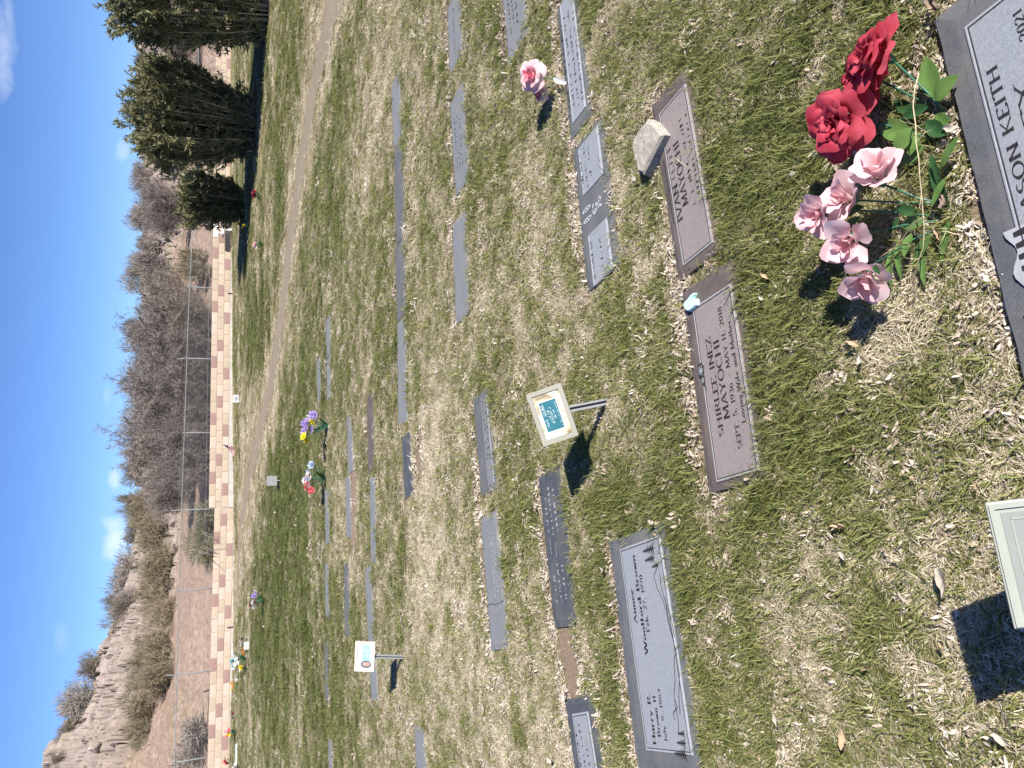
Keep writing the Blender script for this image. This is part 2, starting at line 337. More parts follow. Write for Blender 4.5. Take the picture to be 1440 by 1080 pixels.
soil = ramp(t, n3.outputs['Fac'], ((.3, (.17, .12, .08)), (.55, (.30, .22, .16)), (.75, (.42, .33, .25))))
mm = Nn.new('ShaderNodeMath'); mm.operation = 'MULTIPLY_ADD'; mm.inputs[1].default_value = .9; Ln.new(n2.outputs['Fac'], mm.inputs[0]); mm.inputs[2].default_value = -.43
ma = Nn.new('ShaderNodeMath'); ma.operation = 'ADD'; ma.use_clamp = True; Ln.new(mm.outputs[0], ma.inputs[0]); Ln.new(a1.outputs['Fac'], ma.inputs[1])
gcol = mixc(t, ma.outputs[0], green, thatch)
Ln.new(mixc(t, a2.outputs['Fac'], gcol, soil), b.inputs['Base Color']); b.inputs['Roughness'].default_value = .95; b.inputs['Specular IOR Level'].default_value = .1
bump(t, n1.outputs['Fac'], b, .8, .02)
ground = link('ground', me, m); prop(ground, kind='structure', label='patchy lawn of green and straw coloured grass')
# the wide plain that carries the lawn and the hill on to the horizon
pm = plain('desert_plain', (.30, .23, .17), .95, .25, .3, .3)
plain_o = link('terrain', mesh('terrain', [(-3000, -3000, -.8), (3000, -3000, -.8), (3000, 3000, -.8), (-3000, 3000, -.8)], [(0, 1, 2, 3)], pm)); prop(plain_o, kind='structure')

# dirt path
Pp = []
for a, b_ in zip(PATH[:-1], PATH[1:]):
    for k in range(14): Pp.append(a+(b_-a)*k/14)
Pp.append(PATH[-1]); Pp = np.array(Pp)
for _ in range(12): Pp[1:-1] = .25*Pp[:-2]+.5*Pp[1:-1]+.25*Pp[2:]
Vp = []; Fp = []
for i, p in enumerate(Pp):
    d = Pp[min(i+1, len(Pp)-1)]-Pp[max(i-1, 0)]; n = np.array([-d[1], d[0]])/np.linalg.norm(d)
    hw = .40+.10*(vnoise(i*.35, 0, 5)-.5)
    for k in range(7):
        s = (k/3-1); e = hw+.16*(vnoise(i*.9, 10*(k > 3), 8)-.5)+.07*(vnoise(i*3.1, 10*(k > 3), 18)-.5)
        q = p+n*s*e; Vp.append((q[0], q[1], float(tz(q[0], q[1]))+.012-.006*abs(s)+ .006*(vnoise(i*1.7, k*2.1, 4)-.5)))
    if i:
        for k in range(6): a0 = (i-1)*7+k; Fp.append((a0, a0+1, a0+8, a0+7))
m, t, Nn, Ln, b = mat_new('path_dirt')
n1 = tex(t, 40, 6, .7); n2 = tex(t, 2.2, 4, .6)
Ln.new(mixc(t, .4, ramp(t, n1.outputs['Fac'], ((.3, (.17, .13, .088)), (.55, (.27, .215, .15)), (.78, (.40, .34, .25)))), ramp(t, n2.outputs['Fac'], ((.3, (.20, .155, .105)), (.7, (.33, .272, .195))))), b.inputs['Base Color'])
b.inputs['Roughness'].default_value = .95; bump(t, n1.outputs['Fac'], b, .7, .03)
o = link('path', mesh('path', Vp, Fp, m, True)); prop(o, kind='structure', label='narrow bare dirt path crossing the lawn')

# ------------------------------------------------------------------ grave markers
STONES = []      # (centre, ex, ey, half length, half depth) keeps the grass off the stones
RN = random.Random(5)
class Marker:
    def __init__(s, label, quad, edge, depth=.30, panel=None, pmat=None, group='flat grave markers set in the lawn', raise_=.006, fit=False, length=None, anchor='mid', thick=.1):
        FL, NL, NR, FR = [gp(*q) for q in quad]
        ex = (FR-FL); ex2 = (NR-NL); d2 = (ex/np.linalg.norm(ex)*(1 if not fit else 1)+(ex2/np.linalg.norm(ex2) if fit else 0))[:2]; d2 /= np.linalg.norm(d2)
        Ln_ = np.linalg.norm(ex[:2]); 
        if fit: Ln_ = (Ln_+np.linalg.norm(ex2[:2]))/2; depth = (abs((NL-FL)[:2]@np.array([d2[1], -d2[0]]))+abs((NR-FR)[:2]@np.array([d2[1], -d2[0]])))/2
        nv = np.array([d2[1], -d2[0]])                         # towards the viewer
        if fit: c = (FL+FR+NL+NR)[:2]/4
        else:
            c = (FL+FR)[:2]/2+nv*depth/2
            if length:
                if anchor == 'right': c = FR[:2]-d2*length/2+nv*depth/2
                if anchor == 'left': c = FL[:2]+d2*length/2+nv*depth/2
                Ln_ = length
        nrm = normal(*c); X = Vector((d2[0], d2[1], 0)); X = (X-nrm*X.dot(nrm)).normalized(); Y = nrm.cross(X)
        X = (X + nrm*RN.uniform(-.006, .006)).normalized(); Y = nrm.cross(X).normalized(); Z = X.cross(Y)
        s.R = Matrix((X, Y, Z)).transposed(); z = max(float(tz(*(c+sx*d2*Ln_*.4))) for sx in (-1, 0, 1))
        s.c = Vector((c[0], c[1], z+raise_)); s.L = Ln_; s.D = depth; s.inv = (Matrix.Translation(s.c) @ s.R.to_4x4()).inverted()
        s.o = empty('grave_marker', s.c, label, 'grave marker', group, s.R); s.top = 0
        bm = bmesh.new(); bmesh.ops.create_grid(bm, x_segments=24, y_segments=10, size=.5)
        for v in bm.verts: v.co = (v.co.x*Ln_, v.co.y*depth, 0)
        r = bmesh.ops.extrude_face_region(bm, geom=bm.faces[:])
        for v in [g for g in r['geom'] if isinstance(g, bmesh.types.BMVert)]: v.co.z -= thick
        ph = RN.random()*50
        for v in bm.verts:                                      # hand-dressed edge: slightly uneven, worn arris
            e = max(abs(v.co.x)/(Ln_/2), abs(v.co.y)/(depth/2))
            if e > .99:
                k = .007*(float(vnoise(v.co.x*22+ph, v.co.y*22, 3))-.5); v.co.x *= 1+k*2/Ln_*.7; v.co.y *= 1+k*2/depth*.7
                if v.co.z > -.001: v.co.z -= .003+.004*float(vnoise(v.co.x*40+ph, v.co.y*40, 6))
        bmesh.ops.recalc_face_normals(bm, faces=bm.faces[:])
        me = bpy.data.meshes.new('slab'); bm.to_mesh(me); bm.free(); me.materials.append(edge); link('slab', me, None, s.o)
        s.panel = s.o; STONES.append((c, d2, -nv, Ln_/2, depth/2))
        if panel: s.add_panel(panel, pmat)
    def loc(s, ix, iy):
        d = ray(ix, iy); n = s.R @ Vector((0, 0, 1)); t_ = (s.c-Vector(CAM)).dot(n)/Vector(d).dot(n)
        return s.inv @ (Vector(CAM)+Vector(d)*t_)
    def add_panel(s, rect, mat, border=LINE):
        x0, x1, y0, y1 = rect; z = .0035
        me = bevel_box('panel', x1-x0, y1-y0, -.02, z, .0018, mat, 1); p = link('panel', me, None, s.o, ((x0+x1)/2, (y0+y1)/2, 0)); s.panel = s.o; s.top = z
        for g, wd, bm_ in ((.009, .0032, border), (0.0045, .003, LIGHTLINE)):
            mb = MB(); a, b_, c_, d_ = x0+g, x1-g, y0+g, y1-g; zz = z+.0007
            for q in ((a, b_, c_, c_+wd), (a, b_, d_-wd, d_), (a, a+wd, c_+wd, d_-wd), (b_-wd, b_, c_+wd, d_-wd)):
                mb.box(q[0], q[1], q[2], q[3], z-.001, zz)
            o_ = link('border_line', mb.me('border_line', bm_), None, p, (-(x0+x1)/2, -(y0+y1)/2, 0))
        s.panel_obj = p; s.poff = Vector((-(x0+x1)/2, -(y0+y1)/2, 0))
    def polys(s, name, P, mat, dz=.0009):
        mb = MB(); z = s.top+dz
        for q in P: mb.poly([(x, y, z) for x, y in q])
        me = mb.me(name, mat); par = getattr(s, 'panel_obj', s.o); o_ = link(name, me, None, par, s.poff if par is not s.o else None)
        if len(P) > 1 and name != 'letter': o_['kind'] = 'stuff'
        return o_
    def text(s, txt, p0, p1, ptop, mat=INK, scr=0, **k):
        a, b_, c_ = s.loc(*p0), s.loc(*p1), s.loc(*ptop)
        big = k.pop('big', False)
        G, adv = scrawl(scr, hash_(txt)) if scr else glyphs(txt, **k)
        h = abs(c_.y-b_.y)*(1 if big else .74); y = (a.y+b_.y)/2; sx = (b_.x-a.x)/adv
        if big:                                                 # letters large enough to pick apart
            x0 = 0
            for ch in txt:
                g1, a1_ = glyphs(ch, **k)
                if g1: s.polys('letter', [[(a.x+(x0+x)*sx, y+v*h) for x, v in q] for q in g1], mat)
                x0 += a1_+.08
            return
        s.polys('lettering', [[(a.x+x*sx, y+v*h) for x, v in q] for q in G], mat)
    def textr(s, txt, xc, y, wd, h, mat=INK, scr=0, **k):
        G, adv = scrawl(scr, hash_(txt)) if scr else glyphs(txt, **k)
        s.polys('lettering', [[(xc-wd/2+x*wd/adv, y+v*h) for x, v in q] for q in G], mat)
def hash_(s_): return sum(ord(c)*(i+7) for i, c in enumerate(s_))
def stroke(pts, wd):
    q = []
    for (x0, y0), (x1, y1) in zip(pts[:-1], pts[1:]):
        l = math.hypot(x1-x0, y1-y0) or 1; nx_, ny_ = -(y1-y0)/l*wd/2, (x1-x0)/l*wd/2
        q.append([(x0+nx_, y0+ny_), (x0-nx_, y0-ny_), (x1-nx_, y1-ny_), (x1+nx_, y1+ny_)])
    return q

# nearest stone, cut by the frame
k = Marker('large grey stone slab with engraved flag, nearest marker beside the silk flowers', [(1429, 452), (1500, 430), (1400, -30), (1323, 30)], G_EDGE, depth=.46, length=1.0, anchor='right')
c0 = k.loc(1356, 39); k.add_panel((-k.L/2+.07, c0.x, -k.D/2+.05, c0.y), G_PANEL)
k.text('JASON KEITH', (1460, 305), (1404, 90), (1390, 103), thick=.17, big=True); k.text('EY', (1459, 172), (1443, 112), (1428.5, 126), thick=.17, big=True); k.text('2021', (1449, 52), (1438, 10), (1426.5, 21.5), thick=.16, big=True)
f0 = k.loc(1424, 330); f1 = k.loc(1440, 455); fx0, fx1, fy1 = f1.x-.01, f0.x+.012, f0.y+.012
flag_out = [(fx0+(fx1-fx0)*i/16, fy1-.006+.010*math.sin(i*.9)) for i in range(17)]
k.polys('engraved_flag', [flag_out+[(fx1-.01, fy1-.15), (fx0-.01, fy1-.15)]], LIGHTLINE, .0006)
fb = []
for i in range(4):
    xa = fx0+(fx1-fx0)*(.52+.12*i); fb.append([(xa, fy1-.15), (xa+.012, fy1-.15), (xa+.017, fy1-.05), (xa+.015, fy1-.016), (xa+.004, fy1-.016), (xa+.001, fy1-.05)])
k.polys('engraved_stripes', fb, INK, .0013)
k.polys('engraved_canton', [[(fx0+.008, fy1-.14), (fx0+(fx1-fx0)*.48, fy1-.14), (fx0+(fx1-fx0)*.49, fy1-.02), (fx0+(fx1-fx0)*.3, fy1-.013), (fx0+(fx1-fx0)*.15, fy1-.022), (fx0+.008, fy1-.016)]], INK, .0013)
st = []
for i in range(3):
    for j in range(5):
        cx_, cy_ = fx0+(fx1-fx0)*(.1+.15*i), fy1-.034-.024*j+.006*(i % 2)
        st.append([(cx_+(.008 if a % 2 == 0 else .0034)*math.sin(a*math.pi/5), cy_+(.008 if a % 2 == 0 else .0034)*math.cos(a*math.pi/5)) for a in range(10)])
k.polys('engraved_stars', st, LIGHTLINE, .0019)

def rect_of(k, quad):
    P = [k.loc(*q) for q in quad]
    return ((P[0].x+P[1].x)/2, (P[2].x+P[3].x)/2, (P[1].y+P[2].y)/2, (P[0].y+P[3].y)/2)
# mauve stone with readable name
k = Marker('mauve granite marker with engraved rose and a pale aqua trinket at its corner', [(1002, 706), (1081, 660), (1032, 358), (965, 418)], B_EDGE, fit=True)
k.add_panel(rect_of(k, [(1010, 688), (1069, 652), (1025.5, 384), (976, 447)]), B_PANEL)
k.text('SHIRLEE INEZ', (1020, 612), (1000, 473), (991.5, 481), thick=.17); k.text('MAYOCHI', (1029, 587), (1011, 476), (1001, 485), thick=.17)
k.text('SEPT. 5, 1936 - MAY 11, 2018', (1045, 630), (1016, 430), (1009, 436)); k.text('Loving Wife and Mother', (1051, 593), (1028, 450), (1021.5, 456))
e = k.loc(987, 521); rr = []
for r_, n_ in ((.016, 7), (.010, 5), (.005, 4)):
    for i in range(n_):
        a = 2*math.pi*i/n_+r_*90; rr.append([(e.x+r_*math.cos(a)*1.15+r_*.62*math.cos(b_*math.pi/4), e.y+r_*math.sin(a)*.8+r_*.5*math.sin(b_*math.pi/4)) for b_ in range(8)])
k.polys('engraved_rose', rr[:7], INK, .0009); k.polys('engraved_rose_petals', [stroke(p+[p[0]], .0018)[j] for p in rr[7:] for j in range(8)], PALE, .0016)
k.polys('engraved_stem', stroke([(e.x-.014, e.y-.004), (e.x-.03, e.y-.016), (e.x-.055, e.y-.013), (e.x-.075, e.y-.018)], .004)+[[(e.x-.04, e.y-.012), (e.x-.05, e.y+.004), (e.x-.062, e.y-.008)]], LINE)
# its overgrown neighbour
pq = [(960, 387), (1006, 328), (960, 113), (931, 165)]
k = Marker('mauve granite marker half covered by grass, with a flat loose rock at its edge', [(956, 404), (1016, 345), (966, 95), (922, 150)], B_EDGE, fit=True)
k.add_panel(rect_of(k, pq), B_PANEL)
yy = k.D/2
k.textr('IVAN', -.10, .028, .155, .032, thick=.18); k.textr('ivan second', .07, .028, .14, .032, scr=7)
k.textr('MAYOCHI', .0, -.018, .27, .036, thick=.18); k.textr('dates a', -.08, -.06, .2, .022, scr=9); k.textr('dates b', .14, -.06, .18, .022, scr=8); k.textr('verse', .03, -.092, .34, .018, scr=16)
k.polys('engraved_scroll', sum([stroke([(-.16+.02*i, .083), (-.15+.02*i, .092), (-.142+.02*i, .082)], .0028) for i in range(14)], []), LINE)
# the wide grey double stone at the left
k = Marker('wide grey double marker engraved with pines and mountain ridges', [(905, 1092), (990, 1080), (935, 722), (860, 772)], G_EDGE, fit=True)
k.add_panel(rect_of(k, [(913, 1064), (974, 1054), (926, 740), (872, 784)]), G_PANEL)
k.text('Aimee', (898, 876), (891.5, 828), (886, 833), thick=.2); k.text('Woolford Brown', (913, 920), (894, 780), (888.5, 784), thick=.2); k.text('Feb. 27, 1970', (915.5, 888), (904, 808), (899, 812), thick=.18)
k.text('Harry R.', (924.5, 1047), (914.5, 973), (909, 977), thick=.2); k.text('Brown II', (931, 1036), (922.5, 978), (917.5, 981), thick=.2); k.text('July 9, 1963', (940.5, 1044), (929, 969), (924.5, 972), thick=.18)
ridge = []
for line in ([(956, 1033), (955, 1010), (951, 993), (949, 975), (951, 960), (949.5, 935), (950, 922), (953, 919), (947, 896), (942, 878), (938, 858), (933, 842), (926, 828), (922, 815), (921, 808), (925, 800)],
             [(958, 1005), (956, 978), (957, 950), (953, 920), (948, 900), (944, 882), (940, 862), (937, 845), (931, 825), (929, 805)], [(950, 1012), (948, 1002), (954, 995), (951, 985)], [(936, 840), (940, 855), (946, 873), (950, 895)]):
    ridge += stroke([(k.loc(*p).x, k.loc(*p).y) for p in line], .0035)
k.polys('engraved_ridges', ridge, INK)
def pine(x, y, h):
    P = [[(x-.002, y), (x+.002, y), (x+.001, y+h*.2), (x-.001, y+h*.2)]]
    for i in range(6):
        a = y+h*(.1+.14*i); wd = h*.30*(1-i/7); P.append([(x-wd, a-.004), (x, a+h*.03), (x+wd, a-.004), (x+wd*.3, a+h*.09), (x, a+h*.2), (x-wd*.3, a+h*.09)])
    return P
px0 = k.panel_obj.location; hx, hy = k.L/2-.05, k.D/2-.06
pl = []
for (dx, dy, h) in ((-hx+.02, -hy+.0, .085), (-hx+.055, -hy-.005, .065), (-hx+.085, -hy-.006, .05), (hx-.07, -hy+.02, .08), (hx-.035, -hy+.01, .095), (hx-.1, -hy+.0, .055)): pl += pine(dx, dy, h)
k.polys('engraved_pines', pl, INK)
# charcoal polished marker
k = Marker('plain charcoal marker with faint pale lettering, below the leaning sign', [(782, 887), (815, 875), (787, 648), (761, 676)], G_DARK, fit=True)
for (xc, y, wd, n_, s_) in ((.16, .05, .2, 8, 'a'), (.17, .0, .26, 10, 'b'), (.18, -.055, .24, 9, 'c'), (-.2, .045, .16, 7, 'd'), (-.17, -.005, .2, 8, 'e'), (-.17, -.06, .17, 6, 'f')):
    k.textr('charcoal '+s_, xc, y, wd, .026, PALE, n_)
k.polys('engraved_rule', stroke([(-.03, .06), (.05, .055)], .003)+stroke([(-.05, .0), (.02, .002)], .003), PALE)
# bottom-left marker cut by frame
k = Marker('slate grey marker with pale panel beside the bare soil patch, cut by the frame', [(811, 1080), (850, 1077), (826, 976), (797, 983)], G_DARK, depth=.29, length=.74, anchor='right')
c0 = k.loc(805, 1004); k.add_panel((-k.L/2+.08, c0.x, -k.D/2+.045, c0.y), G_PANEL)
for i, (y, wd, n_) in enumerate(((.045, .34, 12), (.0, .42, 15), (-.045, .3, 10))): k.textr('slate %d' % i, .06, y, wd, .02, INK, n_)
# grey double with two panels
k = Marker('grey double marker with two pale panels and carved ovals between them', [(829, 409), (875, 372), (848, 160), (808, 216)], G_EDGE, fit=True)
z0 = k.o
r1 = rect_of(k, [(836, 406.7), (856, 382), (853.3, 300.6), (827.8, 336.7)]); r2 = rect_of(k, [(822, 280), (846.7, 242), (837.8, 175.6), (813.3, 214.4)])
k.add_panel((r1[0], r1[1], r1[2]-.02, r1[3]), G_PANEL, LIGHTLINE)
for i, (y, wd, n_, mt) in enumerate(((.05, .19, 9, INK), (.015, .2, 10, PALE), (-.03, .15, 8, INK))): k.textr('dbl l %d' % i, (r1[0]+r1[1])/2, y, wd, .022, mt, n_)
k.add_panel((r2[0], r2[1], r2[2]-.015, r2[3]), G_PANEL, LIGHTLINE)
for i, (y, wd, n_, mt) in enumerate(((.06, .2, 9, INK), (.02, .21, 10, INK), (-.02, .17, 8, INK))): k.textr('dbl r %d' % i, (r2[0]+r2[1])/2, y, wd, .022, mt, n_)
xm = (r1[1]+r2[0])/2
def ell(cx, cy, a, b_, rot=0, n=16): return [(cx+a*math.cos(t_)*math.cos(rot)-b_*math.sin(t_)*math.sin(rot), cy+a*math.cos(t_)*math.sin(rot)+b_*math.sin(t_)*math.cos(rot)) for t_ in [2*math.pi*i/n for i in range(n)]]
k.top = .0; k.panel_obj = k.o
k.polys('carved_ovals', [ell(xm-.025, .07, .012, .042), ell(xm+.027, .07, .012, .042)], PALE, .002)
k.polys('carved_oval_marks', [ell(xm+sx*.026+dx, .07+dy, .003, .006, dx*90) for sx in (-1, 1) for dx, dy in ((-.004, .02), (.004, .012), (-.003, 0), (.003, -.012), (0, -.024))], LINE, .0028)
k.polys('carved_bouquet', [ell(xm+RN.uniform(-.03, .03), -.03+RN.uniform(-.035, .04), .012, .007, RN.uniform(0, 3), 8) for _ in range(16)], PALE, .0022)
# top-right grey marker, cut by the frame
k = Marker('grey marker with long pale panel behind the pink rose, cut by the frame', [(806, 198), (834, 160), (812, -28), (783, 10)], G_EDGE, fit=True)
k.add_panel((-k.L/2+.06, k.L/2-.02, -k.D/2+.035, k.D/2-.045), G_PANEL, LIGHTLINE)
for i in range(4): k.textr('tr %d' % i, .0, .065-.045*i, .56, .024, INK, 22)
# small rows behind
for lab, q, mt, dep, ln, anc, scr in (
 ('grey marker crossing the frame edge beyond the pink rose', [(716.5, 92), (727, 75), (730, 0), (706.7, 0)], G_MID, .3, .74, 'left', 2),
 ('narrow grey marker cut by the frame beyond the pink rose row', [(633, 106), (640, 90), (640, -10), (629.5, 10)], G_MID, .3, None, 0, 1),
 ('grey marker with worn lettering in the row behind the pink rose', [(642, 278), (652, 260), (643, 135), (633, 148)], G_MID, .3, None, 0, 2),
 ('blank light grey marker in the middle of the dry lawn', [(642, 457), (655, 443), (652, 292), (637, 317)], G_MID, .29, None, 0, 0),
 ('dark grey marker with pale lower strip, just left of the leaning sign', [(678, 700), (691, 690), (681, 539), (667, 562)], G_EDGE, .28, None, 0, 3),
 ('blue grey marker with a crack across it, its corner bare', [(693, 915), (715, 894), (695, 709), (677, 730)], G_MID, .29, None, 0, 4),
 ('grey marker with straw grown over its near edge, nearest the dirt path', [(554, 213), (561, 205), (557, 113), (550.5, 122)], G_MID, .3, None, 0, 0),
 ('thin grey marker end to end with the one nearest the dirt path', [(558, 346), (562, 340), (560, 214), (554, 217)], G_EDGE, .3, None, 0, 0),
 ('grey marker in mid lawn, right half of a touching pair', [(559, 453), (567, 448), (563, 348), (556.5, 350)], G_EDGE, .3, None, 0, 0),
 ('grey marker in mid lawn, left half of a touching pair', [(561, 598), (571, 583), (567, 452), (559, 455)], G_MID, .3, None, 0, 0),
 ('short charcoal marker beside bare brown soil', [(570, 703), (580, 688), (570, 613), (565, 617)], G_DARK, .29, None, 0, 0),
 ('pale grey marker at the lower picture edge in front of the upright photo sign', [(586.5, 1080), (599, 1080), (592, 1017), (583, 1020)], G_MID, .3, .74, 'right', 0),
 ('reddish brown marker in the row behind the touching pair', [(518, 668), (523, 657), (521, 560), (516, 557)], B_EDGE, .3, None, 0, 0),
 ('thin grey marker next to the reddish brown one', [(522, 790), (525, 786), (523, 672), (520, 672)], G_MID, .26, None, 0, 0),
 ('long grey marker behind the upright photo sign', [(523, 985), (529, 975), (520, 795), (513, 800)], G_MID, .3, None, 0, 0),
 ('short grey marker just beyond the reddish brown one', [(490, 667), (494, 660), (491, 585), (488, 588)], G_MID, .3, None, 0, 0),
 ('low grey marker along the bare strip, below the red and white flowers', [(487.5, 757), (491, 752), (489, 672), (486, 672)], G_MID, .3, None, 0, 0),
 ('low grey marker along the bare strip, farthest from the red and white flowers', [(485.5, 893), (488, 890), (487, 790), (484, 790)], G_EDGE, .3, None, 0, 0),
 ('long grey marker near the purple and yellow flowers, right of them', [(460, 565), (464, 562), (461, 447), (459, 449)], G_MID, .3, None, 0, 0),
 ('faint grey marker behind the purple and yellow flowers', [(447, 572), (450, 570), (448, 508), (445.5, 508)], G_MID, .3, None, 0, 0),
 ('grey marker left of the red and white flowers', [(458.5, 765), (461.5, 762), (460, 692), (457, 692)], G_MID, .3, None, 0, 0),
 ('grey marker in the far row, second left of the red and white flowers', [(458.5, 868), (461.5, 866), (460, 793), (457, 793)], G_MID, .3, None, 0, 0),
 ('grey marker in the far row, third left of the red and white flowers', [(458, 985), (461, 983), (460, 897), (456.5, 897)], G_EDGE, .3, None, 0, 0),
 ('grey marker in the far row at the lower picture edge', [(463, 1085), (466, 1085), (465, 1037), (461.5, 1037)], G_MID, .3, None, 0, 0)):
    k = Marker(lab, q, mt, dep, length=ln, anchor=anc)
    if scr == 2:
        for i in range(3): k.textr(lab+str(i), 0, .05-.05*i, .45, .026, INK, 14)
    if scr == 1: k.textr(lab, 0, 0, .4, .03, INK, 12)
    if scr == 3:
        k.add_panel((-k.L/2+.04, k.L/2-.04, -k.D/2+.02, -.02), G_MID, LINE)
        for i in range(2): k.textr(lab+str(i), .06, -.06-.035*i, .42, .022, INK, 14)
    if scr == 4:
        for i in range(2): k.textr(lab+str(i), .05, -.03-.05*i, .46, .024, PALE, 15)
        k.polys('crack', stroke([(-.13, .143), (-.128, .06), (-.138, .0), (-.13, -.14)], .004), INK)

# ------------------------------------------------------------------ block wall
WY0, WK = 29.0, .22
wd_ = Vector((1, WK, 0)).normalized(); wn = Vector((wd_.y, -wd_.x, 0))          # along the wall, and towards the viewer
def wall_pt(x): return Vector((x, WY0+WK*x, 0))
BUFF = plain('block_buff', (.42, .335, .26), .9, .10, 14, .25); BUFF2 = plain('block_cream', (.455, .37, .305), .9, .10, 14, .25); BUFF3 = plain('block_tan', (.385, .31, .235), .9, .12, 14, .25)
REDB = plain('block_red', (.275, .178, .158), .9, .14, 14, .25); MORT = plain('mortar', (.36, .30, .245), .95, .15, 40, .3); CONC = plain('footing_concrete', (.40, .375, .345), .95, .15, 6, .3)
wall = empty('block_wall', wall_pt(0), 'long low wall of buff blocks dotted with red ones, fence behind it', 'wall')
BLm = {m_.name: bevel_box('block', .396, .20, -.0965, .0965, .006, m_, 1) for m_ in (BUFF, BUFF2, BUFF3, REDB)}
x_step = -4.45; rot_w = math.atan2(wd_.y, wd_.x); rw = random.Random(3)
i0, i1 = -33, 46                                                  # block columns either side of the step
def wall_local(s_, z): return wall_pt(x_step)+wd_*s_-wall_pt(0)+Vector((0, 0, z))
def base_z(col): return .02 if col >= 0 else -.163+.0051*(-col)
for col in range(i0, i1):
    for row in range(3):
        off = .2032 if row == 1 else 0.
        if col == -1 and row == 1: continue
        s_ = col*.4064+.2032+off
        if col < 0 and row == 1: s_ = col*.4064+.2032-off+.4064
        ph = (col-{2: 2, 1: 3, 0: 1}[row]) % 5
        mt = REDB if ph == 0 else rw.choice((BUFF, BUFF, BUFF2, BUFF3))
        b_ = link('block', BLm[mt.name], None, wall, wall_local(s_, base_z(col)+.1016+.2032*row)+wn*rw.uniform(-.002, .002)); b_.rotation_euler = (0, 0, rot_w)
mb = MB()
def slab_along(mb, s0, s1, y0, y1, z0a, z1a, z0b, z1b):
    b = len(mb.V)
    for (s_, z0, z1) in ((s0, z0a, z1a), (s1, z0b, z1b)):
        for y in (y0, y1):
            for z in (z0, z1): p = wall_local(s_, z)+wn*y; mb.V.append(tuple(p))
    mb.F += [tuple(b+i for i in f) for f in ((0, 2, 3, 1), (4, 5, 7, 6), (0, 1, 5, 4), (2, 6, 7, 3), (1, 3, 7, 5), (0, 4, 6, 2))]
slab_along(mb, 0, i1*.4064, -.088, .088, -.1, .625, -.1, .625); slab_along(mb, i0*.4064, -.002, -.088, .088, -.3+.17, .446+.168, -.3, .446)
link('mortar_core', mb.me('mortar_core', MORT), None, wall)
mb = MB(); slab_along(mb, -.0, i1*.4064, -.12, .125, -.5, .018, -.5, .018); slab_along(mb, i0*.4064, -.004, -.12, .125, -.6, .0, -.6, -.168)
link('footing', mb.me('footing', CONC), None, wall)

# ------------------------------------------------------------------ chain-link fence behind the wall
GALV = plain('galvanised_steel', (.20, .205, .21), .6, .12, 20, spec=.3)
fence = empty('chain_link_fence', wall_pt(0)-wn*.45, 'chain link fence with steel posts and top rail behind the block wall', 'fence')
def fence_local(s_, z): return wall_local(s_, z)
RAIL = []
for ix, iy in ((275.5, 245), (269, 360), (265, 440), (260, 590), (255, 720), (251, 837), (247.5, 1000), (246, 1078)):
    d = ray(ix, iy); t_ = (WY0+.46)/(d[1]-WK*d[0]); P = CAM+d*t_; RAIL.append(((P[0]-x_step)*math.sqrt(1+WK*WK), P[2]))
RAIL.sort()
FT = lambda s_: float(np.interp(s_, [q[0] for q in RAIL], [q[1] for q in RAIL]))+.03
s_left, s_right, sp = -13.3, 18.4, 2.66
sposts = [s_left+sp*i for i in range(int((s_right-s_left)/sp)+1)]
for i, s_ in enumerate(sposts):
    top = FT(s_); mb = MB().tube([fence_local(s_, -.2), fence_local(s_, top)], .023, 8)
    arm = [fence_local(s_, top-.005), fence_local(s_, top+.12)-wn*.05, fence_local(s_, top+.3)-wn*.2] if i % 2 else [fence_local(s_, top-.005), fence_local(s_, top+.05)]
    p = link('post', mb.me('post', GALV, True), None, fence); link('extension_arm', MB().tube(arm, [.022]*(len(arm)-1)+[.016], 6).me('extension_arm', GALV, True), None, p)
link('top_rail', MB().tube([fence_local(s_, FT(s_)-.03)+wn*.03 for s_ in np.linspace(s_left, s_right, 24)], .014, 6).me('top_rail', GALV, True), None, fence)
link('bottom_wire', MB().tube([fence_local(s_, .72)+wn*.02 for s_ in np.linspace(s_left, s_right, 24)], .006, 4).me('bottom_wire', GALV), None, fence)
mb = MB(); hm = 1.2
for sgn in (1, -1):
    for s_ in np.arange(s_left-hm, s_right+hm, .075):
        a, b_ = s_, s_+sgn*hm; za, zb = .35, 1.5
        if min(a, b_) < s_left or max(a, b_) > s_right: continue
        q = .0016; A = fence_local(a, za)+wn*.035; B = fence_local(b_, zb if b_ > 2 else zb+.1)+wn*.035
        mb.poly([A-wd_*q, A+wd_*q, B+wd_*q, B-wd_*q])
ch = link('mesh', mb.me('mesh', GALV), None, fence); ch['kind'] = 'stuff'

# ------------------------------------------------------------------ hill
CREST = [(-900, 205), (-300, 203), (0, 204), (95, 203), (250, 203), (310, 212), (360, 204), (400, 204), (500, 205), (600, 204), (660, 199), (700, 199), (720, 198), (760, 194), (800, 189), (850, 176), (880, 164), (905, 149), (940, 137), (975, 131), (1010, 112), (1035, 92), (1080, 77), (1130, 62), (1250, 45), (1700, 60)]
def az_of(ix, iy): d = ray(ix, iy); return math.atan2(d[0], d[1]), d[2]/math.hypot(d[0], d[1])
caz, cel = zip(*sorted(az_of(x, y) for y, x in CREST))
AZ = np.radians(np.arange(-62, 62, .1)); cre = np.interp(AZ, caz, cel)
DC = np.interp(np.degrees(AZ), [-62, -30, -10, 5, 62], [50, 52, 62, 76, 86])
tt = np.concatenate([np.linspace(0, 1, 170), np.linspace(1, 1.9, 36)[1:]])
wx0 = (WY0+.9)/(np.cos(AZ)-WK*np.sin(AZ)); r_in = np.clip(wx0, 24, 48)
